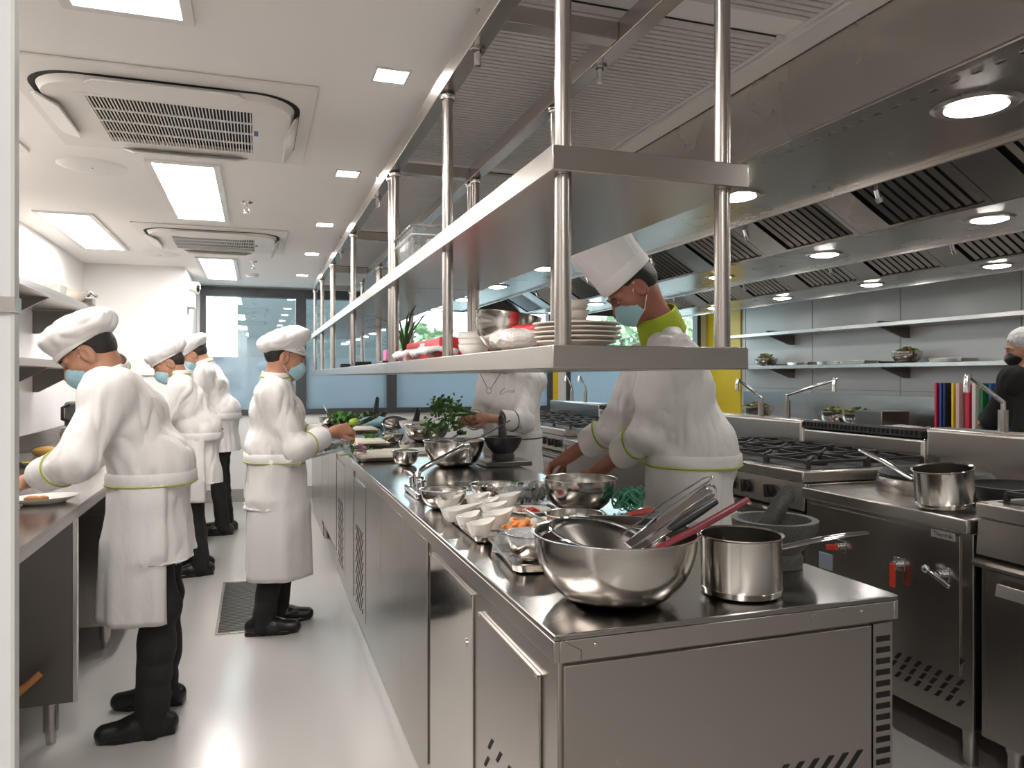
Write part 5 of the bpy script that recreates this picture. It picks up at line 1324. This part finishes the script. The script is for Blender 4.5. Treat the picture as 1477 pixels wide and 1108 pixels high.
# far clutter
sp = ip(570, 622)
t = thing('strainer', 'round dark mesh strainer leaning among the far bowls', 'strainer', (sp.x, sp.y, ZT))
rim = [V(.115 * math.cos(a), .05 * math.sin(a), .075 + .055 * math.sin(a)) for a in [2 * PI * k / 36 for k in range(36)]]
obj('rim', M().tube(rim, .004, 8, closed=True), CHROME, t); obj('mesh_cup', M().surf([[V(p.x * s_, p.y * s_ + .02 * (1 - s_), .075 + (p.z - .075) * s_ - .03 * (1 - s_ * s_)) for p in rim + rim[:1]] for s_ in (1, .8, .55, .3, .02)]), DARKST, t, solid=.001)
obj('handle', M().tube([(.11, 0, .08), (.2, -.02, .03), (.26, -.03, .012)], .005, 8), CHROME, t)
sp = ip(540, 617); bg2 = leaf_clump(1, .01, .01, .01, .01, 0)
g = []
for i in range(12):
    th = PI * i / 11; g.append([V(.15 * math.sin(th) * math.cos(a), .11 * math.sin(th) * math.sin(a), .055 - .053 * math.cos(th) + .02 * mnoise.noise(V(math.cos(a) * 4, math.sin(a) * 4, i)) * math.sin(th)) for a in [2 * PI * j / 28 for j in range(29)]])
t = tag(obj('blue_wrap', M().surf(g), mat('pale_blue_plastic', (.35, .62, .72), .15, coat=.3), ang=15), 'pale blue plastic wrapped parcel beyond the food trays', 'parcel'); t.location = (sp.x, sp.y, ZT)
sp = ip(541, 603); mortar('dark stone mortar with pestle at the far end before the window', (sp.x, sp.y), .25, .13, STONE, ((0, 0, .07), (.03, .03, .27)), .075)
for i, (a, lab) in enumerate((((490, 600), 'loose heap of green leaves at the far end of the island, behind the knife'), ((508, 604), 'small heap of green leaves next to the far stone mortar'))):
    sp = ip(*a); t = tag(obj('leafy_greens', leaf_clump(150, .13, .12, .06, .03, .06, 20 + i), LEAF, fix=False), lab, 'greens', 'leafy greens at the far end', 'stuff'); t.location = (sp.x, sp.y, ZT)
t = bowl('steel pan at the far end of the island, half behind the woman\'s arm', ip(474, 612), .20, .07, group=SB)
t = tag(obj('soup_ladle', M().tube([(0, 0, .07), (-.02, -.02, .14), (-.05, -.05, .20)], .008, 8), CHROME), 'steel ladle handle sticking out of the far pan', 'ladle'); t.location = ip(474, 612).xy.to_3d() + V(0, 0, ZT)
# parsley in the hands of the cook
pr = at(672, 597, d=4.73)
t = thing('parsley_bunch', 'bushy bunch of green parsley held over the steel bowls by the cook', 'parsley', tuple(pr))
st = M(); lf = M(); random.seed(5)
for k in range(26):
    e = V(random.uniform(-.24, -.02), random.uniform(-.08, .08), random.uniform(-.10, .10)); e.x -= .02
    st.tube([(.06, 0, .0), (e.x * .4, e.y * .4, e.z * .4 + .02), tuple(e)], [.003, .0025, .0015], 5)
    for j in range(16):
        q = e + V(random.gauss(0, .022), random.gauss(0, .022), random.gauss(0, .02)); d = V(random.gauss(0, 1), random.gauss(0, 1), random.gauss(0, 1)).normalized(); e1 = d.orthogonal().normalized(); g1 = d.cross(e1); s = random.uniform(.010, .020)
        lf.add([q - e1 * s, q + g1 * s * .7, q + e1 * s * .4 + g1 * s * .35, q + e1 * s, q + e1 * s * .4 - g1 * s * .35, q - g1 * s * .7], [(0, 1, 2, 3, 4, 5)])
obj('stems', st, LEAF, t); obj('leaves', lf, LEAF, t, fix=False, smooth=False)
# what the standing woman holds
kn = at(515, 612, d=4.28)
t = thing('knife', 'long kitchen knife held by the woman at the island, blade pointing to the windows', 'knife', tuple(kn))
obj('blade', M().prism([(0, 0), (.015, -.028), (.2, -.024), (.26, 0)], 'x', -.001, .001).xf(Matrix.Rotation(R(-40), 4, 'Z') @ Matrix.Translation((0, .02, .015)) @ Matrix.Rotation(R(10), 4, 'X')), CHROME, t, smooth=False)
obj('handle', M().tube([(-.05, -.09, -.01), (-.02, -.03, 0), (.01, .02, .01)], [.010, .012, .010], 10), BLACK, t)
lm = at(510, 609, d=4.2)
t = tag(obj('lime', M().ell((0, 0, 0), .030, .021, .021, 18, 12, Matrix.Rotation(R(-25), 3, 'Y')), LIMEF), 'bright green lime held at the woman\'s fingertips', 'lime'); t.location = lm
dh = at(474, 648, d=4.12)
t = thing('glass_dish', 'oblong film wrapped glass dish held under the woman\'s hands', 'dish', tuple(dh))
D_ = M(); o = rrect(.12, .075, .03, 5); g = []
for s_, z in ((.02, 0), (.85, 0), (.92, .006), (1.0, .045), (1.05, .046), (1.05, .049), (.95, .046), (.84, .004), (.02, .003)): g.append([V(p[0] * s_, p[1] * s_, z - .02) for p in o + o[:1]])
tl = Matrix.Rotation(R(-13), 4, 'Y')
obj('dish_body', M().surf(g).xf(tl), CLEAR, t); obj('greens', leaf_clump(70, .10, .06, .01, .02, .002, 9).xf(tl), LEAFD, t, fix=False)
obj('film_cover', M().surf([[V(p[0] * s_, p[1] * s_, .031 + .003 * mnoise.noise(V(p[0] * 60, p[1] * 60, s_))) for p in o + o[:1]] for s_ in (1.04, .8, .5, .2, .01)]).xf(tl), FILM, t, ang=15)

# ------------------------------------------------------------------ on the hanging shelves
ZL, ZU = 1.4408, 1.8148
pz0 = at(833, 497, d=1.62)
pc = at(831, 490, Y=1.52); sc_ = at(826, 470, Y=1.74)
for k in range(5):
    plate(['lowest cream plate of the stack on the near shelf', 'second cream plate from the bottom of the stack on the near shelf', 'middle cream plate of the stack on the near shelf', 'second cream plate from the top of the near shelf stack', 'top cream plate of the stack on the near shelf, under nothing'][k],
          (pc.x + .004 * (k % 2), pc.y, 0), .192 if k else .175, ZL + .0098 * k, CERAMC, 'stacked cream plates on the near shelf', h=.014)
# tall stack of soup bowls behind
for k in range(5):
    bowl(['lowest', 'second lowest', 'middle', 'second highest', 'topmost'][k] + ' cream bowl in the tall stack behind the cream plates', (sc_.x, sc_.y, 0), .085, .03, CERAMC, 'soup_bowl', 'tall stack of cream bowls', z=ZL + .0245 * k, lip=.003)
# large bowl lying tilted on white bowls
t = obj('mixing_bowl', M().lathe([(q * .58, z * .68) for q, z in [(.0005, 0), (.06, 0), (.11, .022), (.150, .07), (.163, .115), (.165, .16), (.168, .162), (.163, .160), (.160, .115), (.147, .072), (.107, .026), (.0005, .003)]], n=56), BOWLST, ang=50)
tb = at(727, 490, Y=2.06); t.location = (tb.x, tb.y, ZL + .008); t.rotation_euler = (0, R(7), 0); tag(t, 'deep steel bowl on the near shelf beside the cream plates', 'bowl', 'steel bowls on the shelf')
tb = at(683, 495, Y=2.22)
for k in range(3):
    bowl(['lowest', 'middle', 'top'][k] + ' white dish nested in the stack beside the red carton', (tb.x, tb.y, 0), .10, .035, CERAM, 'white_dish', 'stacked white dishes', z=ZL + .018 * k + .002, lip=.003)
g = []
for i in range(12):
    th = PI * i / 11; g.append([V(.085 * math.sin(th) * math.cos(a), .07 * math.sin(th) * math.sin(a), .040 - .038 * math.cos(th) + .016 * mnoise.noise(V(math.cos(a) * 4, math.sin(a) * 4, i)) * math.sin(th)) for a in [2 * PI * j / 28 for j in range(29)]])
t = tag(obj('plastic_bag', M().surf(g), mat('milky_plastic', (.80, .74, .70), .15, coat=.4, bump=.8, bscale=40), ang=15), 'crumpled milky plastic bag on the near shelf between steel bowl and plates', 'bag'); tb = at(745, 495, Y=1.72); t.location = (tb.x, tb.y, ZL); t.scale = (.8, .8, .72)
t = tag(obj('red_pouch', M().box(-.04, -.05, 0, .04, .05, .075), REDB, bevel=.015, seg=3), 'small red packet behind the milky plastic bag', 'packet'); t.location = (tb.x + .09, tb.y + .13, ZL); t.rotation_euler[2] = .4
t = thing('red_carton', 'long red carton with printed panel lying on the near shelf', 'carton', (.70, 2.82, ZL), 0)
obj('box', M().box(-.11, -.30, 0, .11, .30, .076), REDB, t, bevel=.006)
obj('printed_panel', M().box(-.111, .06, .015, -.1102, .25, .06), REDL, t, smooth=False)
for k in (0, 1): obj('icon', M().box(-.111, -.02 - .045 * k, .03, -.1102, .015 - .045 * k, .065), WHITEP, t, smooth=False)
for k in range(2):
    m = M(); g = []
    for i in range(10):
        g.append([V(-.06 + .12 * i / 9, -.12 + .24 * j / 15, .018 + .012 * mnoise.noise(V(i * .5, j * .5, k * 5)) - .016 * ((abs(i - 4.5) / 4.5) ** 4)) for j in range(16)])
    t = tag(obj('folded_towel', m.surf(g), WHITEP, solid=.016, ang=60), ['crumpled white towel on the shelf edge before the red carton', 'white towel on the shelf edge nearer the camera, beside the red carton'][k], 'towel', 'white towels by the carton'); t.location = (.585, 2.95 - .36 * k, ZL + .016)
t = tag(obj('pink_note_pad', M().box(-.04, -.04, 0, .04, .04, .05), PINK, bevel=.004), 'pink paper pad beside the post of the middle shelf', 'paper'); t.location = (.60, 3.50, ZL + .013)
t = tag(obj('black_tray', M().box(-.06, -.08, 0, .06, .08, .012), BLACK, bevel=.003), 'small black tray under the pink paper pad', 'tray'); t.location = (.60, 3.50, ZL)
t = thing('potted_plant', 'spiky leaved small plant behind the pink paper pad on the shelf', 'plant', (.72, 3.85, ZL))
obj('pot', M().lathe([(.0005, 0), (.04, 0), (.055, .07), (.05, .07), (.037, .006), (.0005, .006)], n=24), CERAM, t)
lf = M()
for k in range(14):
    a = k * 2.4; L = .2 + .06 * (k % 3); d = V(math.cos(a), math.sin(a), 0)
    rows = [[V(0, 0, .06) + d * L * q * (.35 + .65 * q) + V(0, 0, L * .8 * math.sin(q * 2)) * .9 + V(-d.y, d.x, 0) * w * (1 - q) * .009 for w in (-1, 0, 1)] for q in (0, .25, .5, .75, 1)]
    lf.surf(rows)
obj('leaves', lf, LEAFD, t, solid=.001)
for i, y in enumerate((4.6, 5.4)):
    t = tag(obj('black_box', M().box(-.05, -.06, 0, .05, .06, .03), BLACK, bevel=.004), ['small black box on the middle shelf, nearer', 'small black box on the middle shelf, farther'][i], 'box', 'black boxes on the shelf'); t.location = (.60, y, ZL)
# clear container on the upper shelf
t = thing('clear_container', 'clear plastic container of odds and ends on the upper shelf', 'container', (.66, 2.98, ZU))
o = rrect(.11, .19, .02, 4); g = []
for s_, z in ((.02, 0), (.86, 0), (.88, .004), (.97, .13), (1.05, .132), (1.05, .138), (.95, .136), (.86, .006), (.02, .005)): g.append([V(p[0] * s_, p[1] * s_, z) for p in o + o[:1]])
obj('tub', M().surf(g), CLEAR, t, ang=40)
obj('rim_band', M().tube([V(p[0] * 1.03, p[1] * 1.03, .10) for p in o], .003, 6, closed=True), WHITEP, t)
for i in range(4):
    q = tag(obj('glass_jar', M().lathe([(.0005, 0), (.025, 0), (.026, .07), (.02, .08), (.02, .09), (.0005, .09)], n=20), MIRROR if i % 2 else WHITEP), ['small white jar at the near end of the clear container', 'small shiny jar second in the clear container', 'small white jar third in the clear container', 'small shiny jar at the far end of the clear container'][i], 'jar', 'jars in the clear container'); q.location = (.64 + .03 * (i % 2), 2.86 + .08 * i, ZU + .0065)

# ------------------------------------------------------------------ left counter and its shelves
for k in range(6):
    plate(['bottom', 'second from bottom', 'third from bottom', 'third from top', 'second from top', 'top'][k] + ' white plate of the pile on the left counter by the pillar', (-.815, 2.82, 0), .16 if k < 3 else .17, ZT + .012 * k, CERAM, 'pile of white plates on the left counter', h=.013)
pt = obj('oval_plate', M().lathe([(.0005, 0), (.07, 0), (.075, .004), (.12, .022), (.122, .025), (.118, .025), (.074, .008), (.0005, .007)], n=48, sy=.72), CERAM, ang=50)
pt.location = (-.765, 3.28, ZT); pt.rotation_euler[2] = .4; tag(pt, 'large oval white plate being filled by the nearest cook', 'plate')
o = tag(obj('garnish', M().ell((0, 0, .012), .03, .02, .012).ell((.03, .02, .01), .02, .014, .01), mat('brown_food', (.35, .16, .05), .5)), 'small brown morsels on the oval plate under the cook\'s fingers', 'food'); o.location = (-.80, 3.26, ZT + .008)
t = thing('cutting_board', 'wooden board leaning over the sink in the left counter, with yellow edge', 'board', (-1.14, 4.95, ZT), .5)
obj('board', M().box(-.20, -.30, 0, .20, .30, .022), DARKST, t, bevel=.004); obj('edge', M().box(-.203, -.303, .0222, .203, -.28, .027), YELB, t)
for i, (p, ma, s_) in enumerate((((-1.13, 4.88), mat('ginger', (.52, .30, .08), .6), (.07, .035, .03)), ((-1.02, 4.96), MATS['ginger'], (.05, .03, .028)), ((-1.17, 5.06), LIMEF, (.075, .022, .02)), ((-1.05, 4.82), FOODG, (.06, .022, .02)))):
    o = tag(obj('vegetable', wrinkle(M().ell((0, 0, s_[2]), *s_, 18, 12), .004, 25), ma), ['large tan root on the board by the sink', 'smaller tan root on the board by the sink', 'green vegetable at the back of the board by the sink', 'pale green vegetable at the front of the board by the sink'][i], 'vegetable', 'vegetables by the sink'); o.location = (p[0], p[1], ZT + .0225)
t = thing('small_blender', 'dark grey small appliance with a looped handle at the back of the left counter', 'appliance', (-1.20, 6.2, ZT + .0))
obj('body', M().box(-.10, -.12, .12, .10, .12, .30), GREYB, t, bevel=.02, seg=3); obj('base', M().box(-.12, -.14, 0, .12, .14, .119), STEEL, t, bevel=.006)
obj('knob', M().ell((.02, -.02, .322), .05, .05, .024), BLACK, t); obj('handle', M().tube([(-.07, -.115, .16), (-.10, -.16, .18), (-.10, -.16, .26), (-.07, -.115, .28)], .012, 10), BLACK, t)
t = thing('glass_box', 'clear food box with a red band in front of the grey appliance', 'box', (-1.13, 5.72, ZT))
obj('tub', M().box(-.10, -.09, 0, .10, .09, .085), CLEAR, t, bevel=.01); obj('red_band', M().box(-.102, -.092, .03, .102, .092, .05), REDB, t)
def wdish(label, p, z, lx_=.16, ly_=.20, h=.06):
    o = rrect(lx_ / 2, ly_ / 2, .02, 4); g = []
    for s_, zz in ((.02, 0), (.9, 0), (1, h), (.94, h), (.86, .006), (.02, .006)): g.append([V(q[0] * s_, q[1] * s_, zz) for q in o + o[:1]])
    t = obj('white_dish', M().surf(g), CERAM, ang=40); t.location = (p[0], p[1], z); return tag(t, label, 'dish', 'white dishes on the left shelves')
wdish('square white dish at the near end of the upper left shelf', (-1.19, 3.18), 1.8725)
wdish('square white dish farther along the upper left shelf, above the cook\'s beret', (-1.19, 5.2), 1.8725)
bowl('wide cream bowl at the far end of the upper left shelf', (-1.21, 5.68, 0), .28, .075, CERAMC, 'serving_bowl', None, z=1.8725)
t = tag(obj('bracket_clip', M().box(-.03, -.05, 0, .05, .05, .05).tube([(0, 0, .05), (.03, 0, .09), (.07, 0, .06)], .012, 8), DARKST, bevel=.004), 'dark clamp at the far tip of the upper left shelf', 'clamp'); t.location = (-1.12, 5.87, 1.8725)
bowl('steel bowl on the lower left shelf beside the cook\'s face', (-1.24, 3.62, 0), .24, .085, BOWLST, 'mixing_bowl', None, z=1.4765)
wdish('white dish on the lower left shelf behind the steel bowl', (-1.20, 4.05), 1.4765)
t = tag(obj('wooden_paddle', M().tube([(0, 0, .012), (.1, .05, .02), (.2, .1, .10)], [.012, .014, .012], 10), WOOD), 'orange wooden handle poking out low beside the left counter panel', 'handle'); t.location = at(20, 1008, Y=2.9).xy.to_3d() + V(-.12, 0, .001)
p_ = at(33, 993, Y=3.0); t.location = (p_.x - .17, 3.0, max(p_.z - .09, .001))

# ------------------------------------------------------------------ cooking line and right wall
t = thing('saucepan', 'tilted shiny saucepan with long handle on the wok range', 'saucepan', (2.42, 2.13, .8905))
tm = Matrix.Rotation(R(0), 4, 'Z') @ Matrix.Rotation(R(-7), 4, 'Y')
obj('body', M().lathe([(.0005, 0), (.092, 0), (.099, .005), (.101, .02), (.0995, .022), (.0995, .135), (.106, .14), (.105, .142), (.098, .138), (.0975, .02), (.0005, .018)], n=56).xf(Matrix.Translation((0, 0, .012)) @ tm), BOWLST, t, ang=40)
obj('handle', M().tube([(-.06, .08, .115), (-.075, .10, .13), (-.11, .16, .18), (-.155, .235, .225)], [.012, .013, .012, .008], 12, flat=.5).xf(tm), CHROME, t)
t = thing('wok', 'black iron pan behind the tilted saucepan on the wok range', 'pan', (2.72, 2.09, .8915), 1.75)
obj('pan_body', M().lathe(bowl_prof(.16, .075, .05, .004, .004), n=48), IRON, t); obj('handle', M().tube([(0, -.155, .07), (0, -.25, .085), (0, -.33, .10)], [.012, .014, .011], 10), BLACK, t)
bz = []
for i, (y, ma, w, h_) in enumerate(((4.63, REDBD, .02, .43), (4.585, BLUEB, .018, .43), (4.55, NAVY, .02, .43), (4.475, YELB, .018, .43), (4.43, PINKB, .03, .43), (4.345, REDBD, .035, .42), (4.29, WHITEB, .03, .43), (4.225, GREENB, .022, .43), (4.155, BLUEB, .022, .43))):
    o = tag(obj('cutting_board', M().box(-.15, -w / 2, 0, .15, w / 2, h_), ma, bevel=.004), ['red cutting board leftmost of the upright row', 'blue cutting board just right of the leftmost red one', 'navy cutting board beside the yellow one', 'yellow cutting board in the upright row', 'beige pink cutting board beside the yellow one', 'thick red cutting board behind the swing tap spout', 'off white cutting board right of the thick red one', 'green cutting board near the person in black', 'blue cutting board rightmost of the row, against the person in black'][i], 'cutting board', 'colour coded cutting boards')
    o.location = (5.30, y, .9008)
def veg_bowl(label, loc, D, h, seed, material=BOWLST, short='bowl'):
    b = bowl(label, loc, D, h, material, 'vegetable_bowl', 'vegetable bowls on the right side', z=loc[2]); random.seed(seed)
    for k in range(16):
        a = k * 2.4; d = D * .1 * math.sqrt(k) * .85
        m = M(); L = random.uniform(.04, .07)
        m.tube([(-L, 0, 0), (-L * .4, .006, .008), (L * .3, 0, .008), (L, -.008, 0)], [.006, .018, .015, .004], 8)
        o = tag(obj('pepper', m, [PEPPER, LEAFD, FOODG, mat('brown_pepper_%d' % (seed * 20 + k), (.20, .09, .03), .4)][k % 4]), 'pepper heaped in a ' + short, 'pepper', 'peppers in the ' + short)
        o.location = (loc[0] + d * math.cos(a), loc[1] + d * math.sin(a), loc[2] + h * .78 + .05 * (1 - k / 16)); o.rotation_euler = (random.uniform(-.5, .5), random.uniform(-.6, .6), random.random() * 6)
p_ = at(1308, 522, X=5.60); veg_bowl('deep bowl heaped with green peppers on the lower right wall shelf', (5.60, p_.y, 1.5045), 0.27, .10, 31, BOWLST, 'deep bowl on the right wall shelf')
p_ = at(1105, 525, X=5.60); veg_bowl('steel bowl of vegetables at the left end of the right wall shelf', (5.60, p_.y, 1.5045), .27, .085, 32, BOWLST, 'steel bowl at the left end of the right wall shelf')
for i, x in enumerate((1160, 1205, 1240, 1375)):
    p_ = at(x, 520, X=5.62); tray(['first steel tray right of the vegetable bowl on the right wall shelf', 'second steel tray on the right wall shelf', 'third steel tray on the right wall shelf, before the pepper bowl', 'steel tray right of the pepper bowl on the right wall shelf'][i], (5.62, p_.y), .22, .34, 0, .03, 'trays on the right wall shelf', z=1.5045)
for i, (x, lab) in enumerate(((1205, 'bowl of mixed peppers on the right wall counter, leftmost'), (1237, 'bowl of green peppers on the right wall counter, middle'))):
    p_ = at(x, 600, X=5.40); veg_bowl(lab, (5.40, p_.y, .9009), .30, .14, 33 + i, BOWLST, ['leftmost bowl', 'middle bowl'][i] + ' on the right wall counter')
t = tag(obj('steel_box', M().box(-.16, -.16, 0, .16, .16, .17), DARKST, bevel=.006), 'dark steel container on the right wall counter beside the pepper bowls', 'container'); p_ = at(1272, 600, X=5.4); t.location = (5.40, p_.y, .9008)
p_ = at(1075, 592, X=5.35); veg_bowl('heap of leafy vegetables in a bowl before the yellow wall', (5.30, p_.y - .3, .9009), .36, .15, 36, BOWLST, 'wide bowl before the yellow wall')
t = tag(obj('white_towel', M().surf([[V(-.12 + .24 * i / 9, -.16 + .32 * j / 11, .03 + .02 * mnoise.noise(V(i * .4, j * .4, 3))) for j in range(12)] for i in range(10)]), WHITEP, solid=.03, ang=60), 'white cloth on the right wall counter beside the cutting boards', 'cloth'); p_ = at(1305, 605, X=5.35); t.location = (5.35, p_.y, .905)
# jacket emblems
def emblem(p, u, w, s, material, seed):
    pts = []
    for k in range(26): q = k / 25; pts.append(Vector(p) + Vector(u) * s * (q - .5) + Vector(w) * s * .22 * math.sin(q * 19 + seed) * (1 - .5 * q))
    return M().tube(pts, .0017, 5)
for o in SC.objects:
    o.select_set(False)
